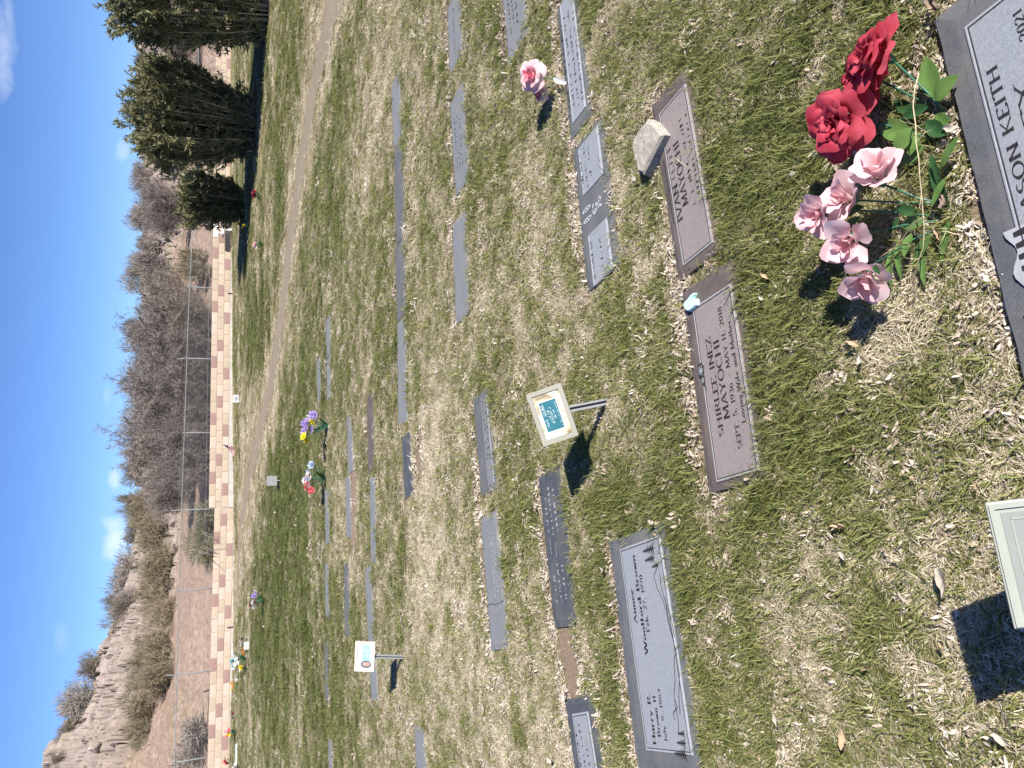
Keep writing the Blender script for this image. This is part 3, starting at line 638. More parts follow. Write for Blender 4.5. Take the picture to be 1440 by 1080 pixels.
A2, T2 = np.meshgrid(AZ, tt); RI = np.broadcast_to(r_in, A2.shape); RC = np.broadcast_to(DC, A2.shape); RR = RI+(RC-RI)*T2
HX, HY = RR*np.sin(A2), RR*np.cos(A2)
zb = .28+.10*np.sin(HX*.3); zc = np.broadcast_to(H+cre*DC, A2.shape)
prof = np.where(T2 < 1, .16*ss(0, .12, T2)+.84*(.35*T2+.65*ss(.1, 1.04, T2)), 1-.10*(T2-1)-.25*ss(1, 1.9, T2))
HZ = zb+(zc-zb)*prof
rockm = np.clip(ss(.30, .50, T2+.35*(fbm(HX*.16, HY*.16, 41, 3)-.45)), 0, 1)
def cells(x, y, s):
    i = np.floor(x).astype(np.int64); j = np.floor(y).astype(np.int64); best = np.full(x.shape, 9.); sec = best.copy(); val = np.zeros(x.shape)
    for di in (-1, 0, 1):
        for dj in (-1, 0, 1):
            fx = i+di+.15+.7*hsh(i+di, j+dj, s); fy = j+dj+.15+.7*hsh(i+di, j+dj, s+5); d = (x-fx)**2+(y-fy)**2
            closer = d < best; sec = np.where(closer, best, np.minimum(sec, d)); val = np.where(closer, hsh(i+di, j+dj, s+9), val); best = np.minimum(best, d)
    return np.sqrt(best), np.sqrt(sec), val
wob = 1.1*(fbm(HX*.5, HY*.5, 4, 3)-.45)
b1, s1, v1 = cells(HX*.62+wob, HY*.50+wob, 3); b2, s2, v2 = cells(HX*1.5+wob, HY*1.2-wob, 13)
disp = rockm*(1.15*(v1-.45)-.80*(1-ss(0, .16, s1-b1))+.42*(v2-.45)-.42*(1-ss(0, .18, s2-b2)))+.35*(fbm(HX*.35, HY*.35, 21, 4)-.45)+.22*(fbm(HX*2.4, HY*2.4, 51, 4)-.45)+rockm*.35*(fbm(HX*.9+3, HY*.9, 61, 4)-.45)
disp = disp*ss(0, .1, T2)*np.clip(.35+.65*np.minimum(zc, 8)/7, .4, 1.1)
disp = np.where(T2 >= .98, disp*.55, disp)
V = np.stack([HX.ravel(), HY.ravel(), (HZ+disp).ravel()], 1); na, nt_ = len(AZ), len(tt); idx = np.arange(na*nt_).reshape(nt_, na)
Fq = np.stack([idx[:-1, :-1].ravel(), idx[:-1, 1:].ravel(), idx[1:, 1:].ravel(), idx[1:, :-1].ravel()], 1)
me = bpy.data.meshes.new('hill'); me.from_pydata(V.tolist(), [], Fq.tolist())
me.attributes.new('rock', 'FLOAT', 'POINT').data.foreach_set('value', rockm.ravel().astype(np.float32))
me.attributes.new('cell', 'FLOAT', 'POINT').data.foreach_set('value', (.6*v1+.4*v2).ravel().astype(np.float32))
m, t, Nn, Ln, b = mat_new('hill_rock_and_dirt')
ar = Nn.new('ShaderNodeAttribute'); ar.attribute_name = 'rock'; ac = Nn.new('ShaderNodeAttribute'); ac.attribute_name = 'cell'
n1 = tex(t, .9, 7, .7); n2 = tex(t, 6, 6, .7); n3 = tex(t, .25, 4, .6)
rock = mixc(t, .5, ramp(t, ac.outputs['Fac'], ((.15, (.165, .132, .115)), (.5, (.265, .218, .19)), (.85, (.36, .30, .26)))), ramp(t, n1.outputs['Fac'], ((.3, (.13, .10, .085)), (.5, (.28, .228, .198)), (.72, (.45, .375, .325)))))
dirt = ramp(t, n2.outputs['Fac'], ((.28, (.20, .135, .103)), (.5, (.31, .222, .175)), (.74, (.43, .325, .262))))
brush = ramp(t, n2.outputs['Fac'], ((.3, (.12, .095, .055)), (.7, (.28, .23, .14))))
c = mixc(t, ar.outputs['Fac'], dirt, rock); c = mixc(t, ramp(t, n3.outputs['Fac'], ((.50, (0, 0, 0)), (.66, (.5, .5, .5)))), c, brush)
Ln.new(c, b.inputs['Base Color']); b.inputs['Roughness'].default_value = .95; b.inputs['Specular IOR Level'].default_value = .1; bump(t, n2.outputs['Fac'], b, .9, .12)
hill = link('hill', me, m); prop(hill, kind='structure', label='rocky desert hill rising beyond the fence')
def hill_pt(ix, iy, t0=None):
    """pixel -> place on the hill, by the profile of that direction"""
    d = ray(ix, iy); a = math.atan2(d[0], d[1]); k_ = int(np.clip(np.searchsorted(AZ, a), 0, na-1)); el = d[2]/math.hypot(d[0], d[1])
    r = RR[:, k_]; z = (HZ+disp)[:, k_]; f = (z-H)/r - el; hit = np.nonzero(f >= 0)[0]; j = int(hit[0]) if len(hit) else int(np.argmax((z-H)/r))
    return Vector((r[j]*math.sin(a), r[j]*math.cos(a), z[j]))

# ------------------------------------------------------------------ vegetation
def rnd_dir(r, up=.0):
    while True:
        v = Vector((r.gauss(0, 1), r.gauss(0, 1), r.gauss(0, 1)+up))
        if v.length > .1: return v.normalized()
def strips(r, V, Fc, p, d, l, wd, bend=.25):
    side = d.cross(rnd_dir(r)).normalized()*wd; q = p+d*l*.5+rnd_dir(r)*l*bend*.4; e = q+(d+rnd_dir(r)*bend).normalized()*l*.5
    b0 = len(V); V += [p-side, p+side, q+side*.8, q-side*.8, e]; Fc += [(b0, b0+1, b0+2, b0+3), (b0+3, b0+2, b0+4)]
    return q, e
def bare_tree(seed, h=4., wdt=2.2, stems=7, n2=6, n3=6, n4=6):
    """leafless spreading desert tree: trunk limbs (tubes) and a crown of fine twigs"""
    r = random.Random(seed); T = MB(); V = []; Fc = []
    for i in range(stems):
        a = 2*math.pi*i/stems+r.uniform(-.4, .4); out = r.uniform(.25, 1.)*wdt; top = h*r.uniform(.62, .92)*(1-.25*(out/wdt)**2)
        e = Vector((math.cos(a)*out, math.sin(a)*out, top)); pts = [Vector((math.cos(a)*.12, math.sin(a)*.12, 0))]
        for k_ in (.3, .6, 1.): pts.append(Vector((e.x*k_**.8, e.y*k_**.8, e.z*k_**1.15))+rnd_dir(r)*h*.035)
        T.tube(pts, [.065, .05, .035, .015], 5)
        for j in range(n2):
            u = r.uniform(.25, 1); s0 = int(u*3) if u < 1 else 2; p = pts[s0].lerp(pts[s0+1], u*3-s0)
            d = (rnd_dir(r, .7)+Vector((p.x, p.y, 0)).normalized()*.6).normalized(); l = h*r.uniform(.16, .30); e1 = p+d*l
            mid = p.lerp(e1, .5)+rnd_dir(r)*l*.12; T.tube([p, mid, e1], [.022, .016, .008], 3, False)
            for m_ in range(n3):
                q = p.lerp(e1, r.uniform(.2, 1)); d2 = (rnd_dir(r, .45)+d*.5).normalized(); l2 = h*r.uniform(.08, .17)
                _, e2 = strips(r, V, Fc, q, d2, l2, .013)
                for n_ in range(n4):
                    q2 = q.lerp(e2, r.uniform(.25, 1)); _, e3 = strips(r, V, Fc, q2, (rnd_dir(r, .2)+d2*.5).normalized(), h*r.uniform(.04, .10), .0105)
    for k_ in range(stems*110):                                     # low drooping twigs that close the foot of the crown
        a = r.uniform(0, 6.28); rr_ = wdt*math.sqrt(r.random()); p = Vector((math.cos(a)*rr_, math.sin(a)*rr_, r.uniform(.05, .5)*h)); strips(r, V, Fc, p, rnd_dir(r, .3), h*r.uniform(.06, .15), .011)
    lob = [(Vector((r.uniform(-.7, .7)*wdt, r.uniform(-.7, .7)*wdt, h*r.uniform(.35, .78))), r.uniform(.38, .62)*wdt) for _ in range(11)]
    for k_ in range(8200):                                          # fine twigs that fill the lobes of the crown
        c, rad = lob[k_ % 11]; d = rnd_dir(r); p = c+Vector((d.x, d.y, d.z*.85))*rad*(r.random()**.5)
        if p.z > .1: strips(r, V, Fc, p, (d+rnd_dir(r, .5)).normalized(), h*r.uniform(.03, .085), .0085)
    return T.me('trunk'), mesh('crown', V, Fc)
def leafy(seed, h, rb, rt, stems, leaves, leaf=.075, lw=.016, low=.0, mid=.14):
    """upright many-stemmed evergreen, narrow foot and wide head"""
    r = random.Random(seed); T = MB(); V = []; Fc = []; lines = []
    for i in range(stems):
        a = r.uniform(0, 6.283); u = math.sqrt(r.random()); th = h*(1-.20*u*u)*r.uniform(.80, 1.0)
        p0 = Vector((math.cos(a)*rb*u, math.sin(a)*rb*u, 0)); p3 = Vector((math.cos(a)*rt*u, math.sin(a)*rt*u, th))
        p1 = p0.lerp(p3, .33)+Vector((math.cos(a), math.sin(a), 0))*(.10*rt*u)+rnd_dir(r)*.03; p2 = p0.lerp(p3, .68)+Vector((math.cos(a), math.sin(a), 0))*(.17*rt*u)+rnd_dir(r)*.05
        T.tube([p0, p1, p2, p3], [.016, .013, .009, .004], 4, False); lines.append((p0, p1, p2, p3, u))
    per = 34; shoots = leaves//per
    for k_ in range(shoots):                                        # leafy side shoots: thick in the head, few at mid height, some at the foot
        L_ = r.choice(lines); q = r.random(); u = (.60+.40*r.random()**.7) if q > low+mid else (r.uniform(.02, .26) if q < low else r.uniform(.28, .62))
        s0 = min(2, int(u*3)); p = L_[s0].lerp(L_[s0+1], u*3-s0); d = (rnd_dir(r, 1.5)+Vector((p.x, p.y, 0))*.35).normalized(); sl = r.uniform(.16, .36)
        e = p+d*sl+rnd_dir(r)*.06; b0 = len(V); n_ = int(per*r.uniform(.6, 1.4))
        for m_ in range(n_):
            v = r.uniform(.1, 1.05); c = p.lerp(e, v); ld = (d*.9+rnd_dir(r, .15)).normalized(); s_ = r.uniform(.6, 1.3); side = ld.cross(rnd_dir(r)).normalized()*lw*s_; b0 = len(V); l = leaf*s_
            V += [c, c+ld*l*.45+side, c+ld*l, c+ld*l*.45-side]; Fc += [(b0, b0+1, b0+2, b0+3)]
    return T.me('stems'), mesh('foliage', V, Fc)
def ball_brush(seed, n, spread=(1, 1, .75), tw=.012, ln=.34):
    r = random.Random(seed); V = []; Fc = []; T = MB()
    for i in range(9):
        d = rnd_dir(r, .8); d = Vector((d.x, d.y, abs(d.z))); T.tube([(0, 0, 0), tuple(d*.35), tuple(d*.8)], [.03, .02, .006], 3, False)
    lob = [(Vector((r.uniform(-.75, .75)*spread[0], r.uniform(-.75, .75)*spread[1], r.uniform(.1, .55)*spread[2])), r.uniform(.22, .5)) for _ in range(8)]
    for k_ in range(n):
        c, rad = r.choice(lob); d = rnd_dir(r, .15); p = c+d*rad*(r.random()**.5); p.z = abs(p.z); strips(r, V, Fc, p, (d+rnd_dir(r, .7)).normalized(), ln*r.uniform(.3, 1.1)*(1.8 if r.random() < .05 else 1), tw)
    return T.me('stems'), mesh('foliage', V, Fc)
BARK = plain('bark_grey_brown', (.17, .135, .115), .9, .25, 8); TWIG = plain('twig_grey_brown', (.185, .158, .143), .9, .35, 1.3); TWIG2 = plain('twig_warm_grey', (.21, .175, .148), .9, .3, 1.5)
STEMT = plain('stem_tan', (.46, .36, .23), .85, .25, 9); EVER = leafmat('leaf_evergreen', (.105, .112, .058), (.32, .31, .16), .55, .25, 5); EVER2 = leafmat('leaf_evergreen_dark', (.085, .092, .045), (.26, .25, .115), .55, .25, 6)
OLIVE = plain('brush_olive', (.20, .165, .108), .9, .35, 1.6); GREYB = plain('brush_grey', (.235, .20, .17), .9, .35, 2.); SAGE = leafmat('leaf_sage', (.15, .145, .085), (.29, .27, .17), .8, .3, 3); DARKB = plain('brush_dark', (.17, .145, .11), .9, .35, 2.)
def plant(name, pair, mats, loc, scl, rz, label, cat, group=None, parts=('trunk', 'crown')):
    e = empty(name, loc, label, cat, group); e.rotation_euler = (0, 0, rz); e.scale = scl if hasattr(scl, '__len__') else (scl,)*3
    for me_, mt, nm in zip(pair, mats, parts):
        me2 = me_ if not me_.materials or me_.materials[0] is mt else me_.copy()
        if not me2.materials: me2.materials.append(mt)
        elif me2.materials[0] is not mt: me2.materials.clear(); me2.materials.append(mt)
        link(nm, me2, None, e)
    return e
# three evergreen shrubs on the lawn
for (ix, iy, h, rb, rt, st_, lv, lw_, lab, mt, seed) in ((374, 0, 3.75, .85, 1.30, 110, 80000, .18, 'tall vase shaped evergreen shrub cut by the frame edge', EVER, 1),
                        (356, 180, 3.15, .62, 1.22, 100, 74000, .24, 'tall fan shaped evergreen shrub with bare tan stems, middle of three', EVER, 2),
                        (342, 286, 1.83, .40, .80, 70, 30000, .34, 'small dense evergreen shrub in front of the white bench', EVER2, 3)):
    p = gp(ix, iy); pr = leafy(seed, h, rb, rt, st_, lv, .11, .016, lw_, .36 if h < 2 else .30)
    plant('evergreen_shrub', pr, (STEMT, mt), (p[0], p[1], float(tz(p[0], p[1]))-.03), 1, 0, lab, 'shrub', 'evergreen shrubs on the lawn', ('stems', 'foliage'))
# leafless trees behind the fence
TR = [bare_tree(s_, 4.2, 2.3, 9, 9, 9, 8) for s_ in (11, 12, 13)]
def px_h(ix_top, p):                                              # height of a thing at p whose top shows at that pixel row
    d0 = ray(ix_top, proj_y(p)); k_ = math.hypot(p[0], p[1])/math.hypot(d0[0], d0[1]); return H+d0[2]*k_-p[2]
def proj_y(P): v = np.array(P)-CAM; return 1080-(540+FPX*(v@CR)/(v@F0))
def behind(iy, off, z=None):                                      # a place behind the wall, in the direction of that picture column
    d = ray(290, iy); t_ = (WY0+off)/(d[1]-WK*d[0]); p = CAM+d*t_; a = math.atan2(p[0], p[1]); k_ = int(np.clip(np.searchsorted(AZ, a), 0, na-1)); r = math.hypot(p[0], p[1])
    return Vector((p[0], p[1], float(np.interp(r, RR[:, k_], (HZ+disp)[:, k_]))-.05))
for i, (iy, off, top, wsc, lab) in enumerate(((425, 3.6, 200, .85, 'grey leafless tree at the right end of the thicket behind the wall'), (470, 3.4, 190, .95, 'leafless desert tree behind the wall, taller tip with grey leaves beyond it'),
        (515, 5.2, 176, 1.05, 'broad leafless desert tree near the centre of the thicket'), (560, 3.2, 178, 1.0, 'leafless desert tree close behind the wall above the small white plaque'), (605, 5., 168, 1.0, 'tallest leafless desert tree of the thicket'),
        (650, 2.2, 208, .9, 'low leafless tree behind the first fence panel left of the thicket'), (688, 6., 196, .85, 'thin leafless tree at the left end of the thicket'), (455, 7.5, 186, 1., 'leafless tree at the back of the thicket'), (585, 8., 174, 1.1, 'wide leafless tree at the back of the thicket centre'),
        (490, 6.2, 184, .9, 'leafless tree in the second rank, right of the thicket centre'), (538, 6.6, 176, .95, 'leafless tree in the second rank at the thicket centre'), (628, 6.2, 190, .9, 'leafless tree in the second rank, left of the thicket centre'), (445, 2.0, 226, .9, 'low leafless bush at the right foot of the thicket'), (535, 1.8, 226, .9, 'low leafless bush close to the fence at the thicket centre'), (590, 1.8, 224, .9, 'low leafless bush close to the fence, left of the thicket centre'), (490, 1.8, 228, .9, 'low leafless bush close to the fence, right of the thicket centre'),
        (125, 3.2, 240, .8, 'grey leafless bush between the two tall evergreen shrubs'), (60, 4.5, 215, .9, 'leafless tree hidden behind the largest evergreen shrub'), (300, 9, 190, .95, 'grey leafless tree above the white bench'), (205, 4, 228, .9, 'leafless tree behind the fan shaped evergreen'))):
    p = behind(iy, off); hh = px_h(top, p); s_ = hh/3.9
    plant('bare_tree', TR[i % 3], (BARK, TWIG if i % 4 else TWIG2), p, (s_*wsc*1.0, s_*wsc*1.0, s_), i*2.1, lab, 'tree', 'leafless trees behind the wall')
# a second, smaller kind of growth on the hill
BR = [ball_brush(21, 3600, (1, 1, .9), .007, .22), ball_brush(22, 3600, (1.2, .9, .8), .007, .22), ball_brush(23, 3000, (1, 1, 1.), .008, .30)]
n_ = 0
for (ix, iy, wpx, hpx, kind, lab) in (
    (172, 855, 36, 34, 2, 'spiky dark bush standing on the hill crest at the steep bend'), (178, 800, 90, 36, 1, 'long grey bush on the hill crest left of the white cloud'), (190, 745, 40, 24, 2, 'grey bush on the crest under the white cloud'), (196, 708, 30, 40, 2, 'thin branching bush on the crest right of the white cloud'),
    (195, 665, 34, 26, 2, 'small bush on the crest above the fence post'), (196, 640, 26, 30, 0, 'bushy top on the crest beside the tallest leafless tree'), (137, 935, 34, 26, 2, 'small bush alone on the bare rock crest'), (118, 995, 80, 40, 1, 'wide grey bush on the upper rock crest'), (96, 1030, 30, 20, 2, 'small bush on the highest part of the crest'), (78, 1076, 26, 16, 2, 'bush at the highest crest, lower picture edge'),
    (205, 385, 50, 34, 0, 'grey green bush on the crest right of the thicket'), (206, 470, 40, 36, 2, 'leafy bush top showing above the thicket'), (205, 300, 60, 32, 1, 'grey bush on the crest above the white bench'), (208, 250, 40, 22, 0, 'bush on the crest between two evergreen shrubs'), (206, 105, 50, 20, 2, 'bush on the crest between the two tallest evergreens'),
    (236, 745, 56, 40, 0, 'olive brush clump on the slope above the sage bush'), (238, 785, 60, 40, 1, 'olive brown brush clump on mid slope'), (240, 825, 60, 40, 0, 'olive brush clump behind the tall fence post'), (242, 865, 60, 38, 1, 'dry olive brush clump on the slope left of the tall post'), (240, 905, 60, 40, 0, 'dry brown brush clump below the small crest bush'), (238, 950, 60, 46, 1, 'wide olive brush clump on the left slope'), (225, 925, 50, 34, 2, 'thin brush among the rocks'), (222, 985, 60, 40, 0, 'brown brush clump below the wide crest bush'), (210, 1010, 60, 30, 1, 'brush clump between pale boulders'),
    (190, 960, 44, 24, 2, 'sparse brush on the upper rock face'), (185, 850, 40, 26, 0, 'grey brush just below the crest bend'), (215, 715, 50, 30, 0, 'brown brush on the slope right of the sage bush'), (232, 370, 44, 40, 0, 'olive bush on the slope right of the thicket'), (222, 345, 30, 24, 2, 'small green bush on the slope above the bench'), (262, 1045, 0, 0, 9, '')):
    if kind == 9: continue
    p = hill_pt(ix, iy); dist = p.length; sc_ = dist/FPX*1.02; mt = (OLIVE, GREYB, DARKB)[0 if ix > 205 and iy > 600 else (1 if kind != 2 else 2)]
    plant('desert_brush', BR[kind], (BARK, mt), p-Vector((0, 0, .1 if ix > 206 else .45)), (wpx*.5*sc_*1.1, wpx*.5*sc_*1.1, hpx*sc_*1.15), n_*1.7, lab, 'bush', 'brush on the hill', ('stems', 'foliage')); n_ += 1
SB = ball_brush(31, 5200, (1, 1, .85), .009, .26)
for (iy, off, wpx, top, mt, lab) in ((756, 1.5, 112, 254, SAGE, 'pale sage green bush pressed against the fence above the wall'), (1066, 1.6, 120, 236, GREYB, 'grey green bush behind the fence at the lower picture edge'), (375, 3.0, 60, 230, OLIVE, 'olive green bush behind the fence right of the thicket')):
    p = behind(iy, off); k_ = p.length/FPX
    plant('desert_brush', SB, (BARK, mt), p, (wpx*.5*k_, wpx*.42*k_, px_h(top, p)), 1., lab, 'bush', 'brush behind the fence', ('stems', 'foliage'))
# twiggy growth poking through the fence in front of the wall face
r = random.Random(8)
for (iy, lab) in ((762, 'thin bare twigs hanging over the wall below the sage bush'), (108, 'thin bare twigs hanging over the wall between the tall evergreens')):
    p = wall_pt(0); d = ray(300, iy); t_ = WY0/(d[1]-WK*d[0]); q = CAM+d*t_; mb = MB(); V = []; Fc = []
    for k_ in range(9):
        a = Vector((r.uniform(-.5, .5), -.1-.12, r.uniform(.1, .3))); pts = [a+Vector((0, .3, .12)), a, a+Vector((r.uniform(-.2, .2), -.1, -r.uniform(.2, .45)))]; mb.tube(pts, [.009, .008, .004], 3, False)
        for m_ in range(8): strips(r, mb.V, mb.F, pts[1].lerp(pts[2], r.random()), rnd_dir(r, -.3), r.uniform(.06, .16), .005)
    prop(link('hanging_twigs', mb.me('hanging_twigs', TWIG), None, None, (q[0], q[1], .5)), lab, 'twigs', 'twigs over the wall')
# loose boulders on the slope
def boulder(seed, n=2):
    bm = bmesh.new(); bmesh.ops.create_icosphere(bm, subdivisions=n, radius=1); r = random.Random(seed)
    pl_ = [(rnd_dir(r), r.uniform(.55, .85)) for _ in range(9)]
    for v in bm.verts:
        for nn, dd in pl_:
            e_ = v.co.dot(nn)-dd
            if e_ > 0: v.co -= nn*e_*.9
        v.co *= 1+.06*(r.random()-.5)
    me = bpy.data.meshes.new('boulder'); bm.to_mesh(me); bm.free(); return me
ROCKM = plain('boulder_rock', (.30, .245, .205), .95, .3, 3, .6); BO = [boulder(s_) for s_ in (1, 2, 3, 4)]
for b_ in BO: b_.materials.append(ROCKM)
r = random.Random(12); n_ = 0
for (ix, iy, wpx) in [(r.uniform(120, 250) if iy_ > 860 else r.uniform(200, 215), iy_, r.uniform(7, 15)) for iy_ in [r.uniform(690, 1085) for _ in range(34)]]:
    p = hill_pt(ix, iy)
    lo_ = float(np.interp(math.atan2(p.x, p.y), caz, cel))
    s_ = wpx*p.length/FPX*.5
    o = link('boulder', BO[n_ % 4], None, None, p-Vector((0, 0, s_*.45)), (r.uniform(0, 6), r.uniform(0, 6), r.uniform(0, 6)), (s_*r.uniform(.9, 1.5), s_, s_*r.uniform(.6, .95)))
    prop(o, 'angular pale brown boulder lying on the rocky hillside', 'boulder', 'boulders on the hillside'); n_ += 1

# ------------------------------------------------------------------ temporary plastic markers on stakes
FRAME = plain('frame_plastic_beige', (.28, .27, .225), .45, .06, 9, spec=.4); FRAMEW = plain('frame_plastic_cream', (.52, .47, .40), .45, .06, 9, spec=.4); FRAMEC = plain('frame_plastic_clouded', (.32, .335, .29), .4, .05, 7, spec=.5)
STAKE = plain('stake_grey_steel', (.30, .31, .32), .5, .1, 30, spec=.5); STAKED = plain('stake_channel_dark', (.035, .035, .04), .6)
TEAL = plain('card_teal', (.025, .13, .165), .35, .12, 12, spec=.5); CARDW = plain('card_white', (.5, .5, .49), .4, .05, 20, spec=.4); CARDB = plain('card_light_blue', (.26, .43, .50), .4, .12, 15); SKIN = plain('photo_pink', (.42, .26, .22), .5, .15, 20); RING = plain('photo_dark_oval', (.08, .10, .13), .5)
WHITEINK = plain('print_white', (.72, .76, .76), .6); COVER = plain('clouded_plastic_cover', (.25, .27, .245), .28, .08, 6, spec=.5)
m, t, Nn, Ln, b = mat_new('card_marbled_sky'); n1 = tex(t, 11, 3, .5); n1.inputs['Distortion'].default_value = 1.2
Ln.new(ramp(t, n1.outputs['Fac'], ((.30, (.16, .11, .06)), (.42, (.42, .36, .24)), (.50, (.56, .53, .40)), (.58, (.50, .57, .55)), (.66, (.22, .50, .56)), (.78, (.50, .46, .36)))), b.inputs['Base Color']); b.inputs['Roughness'].default_value = .25; CARDM = m
def sign(label, corners, base, tilt, yref, fmat, style, hold=None):
    """corners: upright TL, TR, BR, BL pixels of the board; tilt = backward lean of the board from vertical"""
    n = Vector((0, -math.cos(tilt), math.sin(tilt))); cpx = np.mean(corners, 0)
    d = ray(*cpx); C = Vector(CAM+d*(yref/d[1])); P = []
    for q in corners: d = Vector(ray(*q)); P.append(Vector(CAM)+d*((C-Vector(CAM)).dot(n)/d.dot(n)))
    C = (P[0]+P[1]+P[2]+P[3])/4; X = ((P[1]-P[0])+(P[2]-P[3]))/2; W = X.length; X.normalize(); U = ((P[0]-P[3])+(P[1]-P[2]))/2; U = U-X*U.dot(X); Hh = U.length; U.normalize(); Z = X.cross(U)
    if hold: W, Hh = hold
    R = Matrix((X, U, Z)).transposed(); g = Vector(base); e = empty('temporary_marker', g, label, 'sign', 'plastic temporary markers on stakes', Matrix.Identity(3))
    def add(name, me, parent=None):
        o = link(name, me, None, parent or e)
        if parent is None: o.matrix_local = Matrix.Translation(C-g) @ R.to_4x4()
        return o
    fw = .085*W
    bm = MB(); x, y = W/2, Hh/2; z0, z1 = -.008, .008
    for q in ((-x, x, y-fw, y), (-x, x, -y, -y+fw), (-x, -x+fw, -y+fw, y-fw), (x-fw, x, -y+fw, y-fw)): bm.box(*q, z0, z1)
    fr = bevel_box('frame', W, Hh, z0, z1-.006, .003, fmat, 2); f_ = add('frame', fr)
    bm2 = bm.me('frame_rim', fmat); 
    if style < 3: rim = add('frame_rim', bm2, f_)
    card = MB().box(-x+fw*1.05, x-fw*1.05, -y+fw*1.05, y-fw*1.05, .002, .0035).me('card', {1: CARDM, 2: CARDW, 3: COVER}[style]); cd2 = add('card', card, f_)
    z = .0045
    if style == 1:
        a, b_, c_, d_ = -W*.28, W*.27, -Hh*.22, Hh*.26
        add('name_plate_border', MB().box(a-.003, b_+.003, c_-.003, d_+.003, .0035, .0042).me('name_plate_border', WHITEINK), cd2); add('name_plate', MB().box(a, b_, c_, d_, .0036, .0049).me('name_plate', TEAL), cd2)
        mbt = MB()
        for (yy_, wd, n_, h_, s_) in ((.70, .86, 22, .016, 1), (.50, .40, 11, .011, 2), (.36, .55, 15, .012, 3), (.2, .3, 9, .010, 4), (-.0, .85, 30, .006, 6)):
            G, adv = scrawl(n_, s_*31); cx_ = (a+b_)/2; ww = (b_-a)*wd; y0 = c_+(d_-c_)*yy_+.004
            for q in G: mbt.poly([(cx_-ww/2+px_*ww/adv, y0+v_*h_, .0056) for px_, v_ in q])
        lo = add('printed_lines', mbt.me('printed_lines', WHITEINK), cd2); lo['kind'] = 'stuff'
    if style == 2:
        add('name_plate', MB().box(-W*.18, W*.38, -Hh*.25, Hh*.12, .0036, .005).me('name_plate', CARDB), cd2)
        add('photo_oval', MB().poly([(px_, py_, .0052) for px_, py_ in ell(-W*.26, -Hh*.08, W*.12, Hh*.26, 0, 24)]).me('photo_oval', RING), cd2)
        add('photo', MB().poly([(px_, py_, .0060) for px_, py_ in ell(-W*.25, -Hh*.10, W*.075, Hh*.20, 0, 24)]).me('photo', SKIN), cd2)
        mbt = MB()
        for yy_ in (0, -.1, -.18):
            G, adv = scrawl(9, int(90+yy_*50))
            for q in G: mbt.poly([(W*.0+px_*W*.26/adv, Hh*yy_+v_*.012, .0058) for px_, v_ in q])
        lo = add('printed_lines', mbt.me('printed_lines', WHITEINK), cd2); lo['kind'] = 'stuff'
    if style == 3:
        mbr = MB()
        for q in ((-x+.004, x-.004, y-.012, y-.004), (-x+.004, x-.004, -y+.004, -y+.012), (-x+.004, -x+.012, -y+.012, y-.012), (x-.012, x-.004, -y+.012, y-.012)): mbr.box(*q, .001, .006)
        add('cover_rim', mbr.me('cover_rim', FRAMEC), f_); mbr = MB()
        for q in ((-x+.03, x-.03, y-.034, y-.032), (-x+.03, -x+.032, -y+.03, y-.032), (x-.032, x-.03, -y+.03, y-.032)): mbr.box(*q, .0034, .0048)
        add('cover_line', mbr.me('cover_line', FRAMEC), f_)
        add('rivet', MB().box(-W*.02, .0, Hh*.1, Hh*.1+.003, .0034, .005).me('rivet', STAKED), f_)
    jb = C-U*(Hh/2-.01)-Z*.012; B = g-Vector((0, 0, .05)); ax = (jb-B).normalized(); sd_ = X-ax*X.dot(ax); sd_.normalize(); fd = sd_.cross(ax)*-1
    if fd.y > 0: fd = -fd
    for off, wd, dep, mt, nm in ((-.0095, .0045, .010, STAKE, 'stake_flange'), (.0095, .0045, .010, STAKE, 'stake_flange'), (0, .010, .003, STAKED, 'stake_web')):
        mbs = MB(); b0 = len(mbs.V)
        for p in (B-g, jb-g):
            for sx, sy in ((-1, -1), (1, -1), (1, 1), (-1, 1)): mbs.V.append(tuple(p+sd_*(off+sx*wd)+fd*(sy*dep)))
        mbs.F += [(0, 1, 5, 4), (1, 2, 6, 5), (2, 3, 7, 6), (3, 0, 4, 7), (3, 2, 1, 0), (4, 5, 6, 7)]; link(nm, mbs.me(nm, mt), None, e)
    return e
g = gp(853, 562); sign('leaning temporary marker with teal card in a beige frame, on a steel stake', [(764.6, 629), (739.6, 553.5), (789, 539.6), (814, 611)], g, math.radians(34), g[1]+.0, FRAME, 1)
g = gp(567, 925); sign('upright temporary marker with oval photo and light blue card in a cream frame', [(498, 944), (500, 902), (528, 902), (526, 944)], g, math.radians(22), g[1]+.0, FRAMEW, 2)
# the nearest one, seen from above, mostly below the frame
dTR, dTL = ray(1384, 708), ray(1427, 885); k_ = .222/np.linalg.norm((dTR-dTL)*1.0); TRp, TLp = Vector(CAM+dTR*k_), Vector(CAM+dTL*k_)
Xv = (TRp-TLp).normalized(); down = Vector(CD)*.72+Vector(F0)*-.35; down = (down-Xv*down.dot(Xv)).normalized()
BRp, BLp = TRp+down*.165, TLp+down*.165
def pj(P): v = np.array(P)-CAM; w_ = v@F0; return (720+FPX*(v@CD)/w_, 1080-(540+FPX*(v@CR)/w_))
C = (TRp+TLp+BRp+BLp)/4; nn = Xv.cross(-down); til = math.asin(max(-1, min(1, nn.normalized().z)))
gx_, gy_ = C.x+.01, C.y-.08; 
sign('clouded pale plastic temporary marker at the picture edge, nearest the viewer', [pj(TLp), pj(TRp), pj(BRp), pj(BLp)], (gx_, gy_, float(tz(gx_, gy_))), til, C.y, FRAMEC, 3)

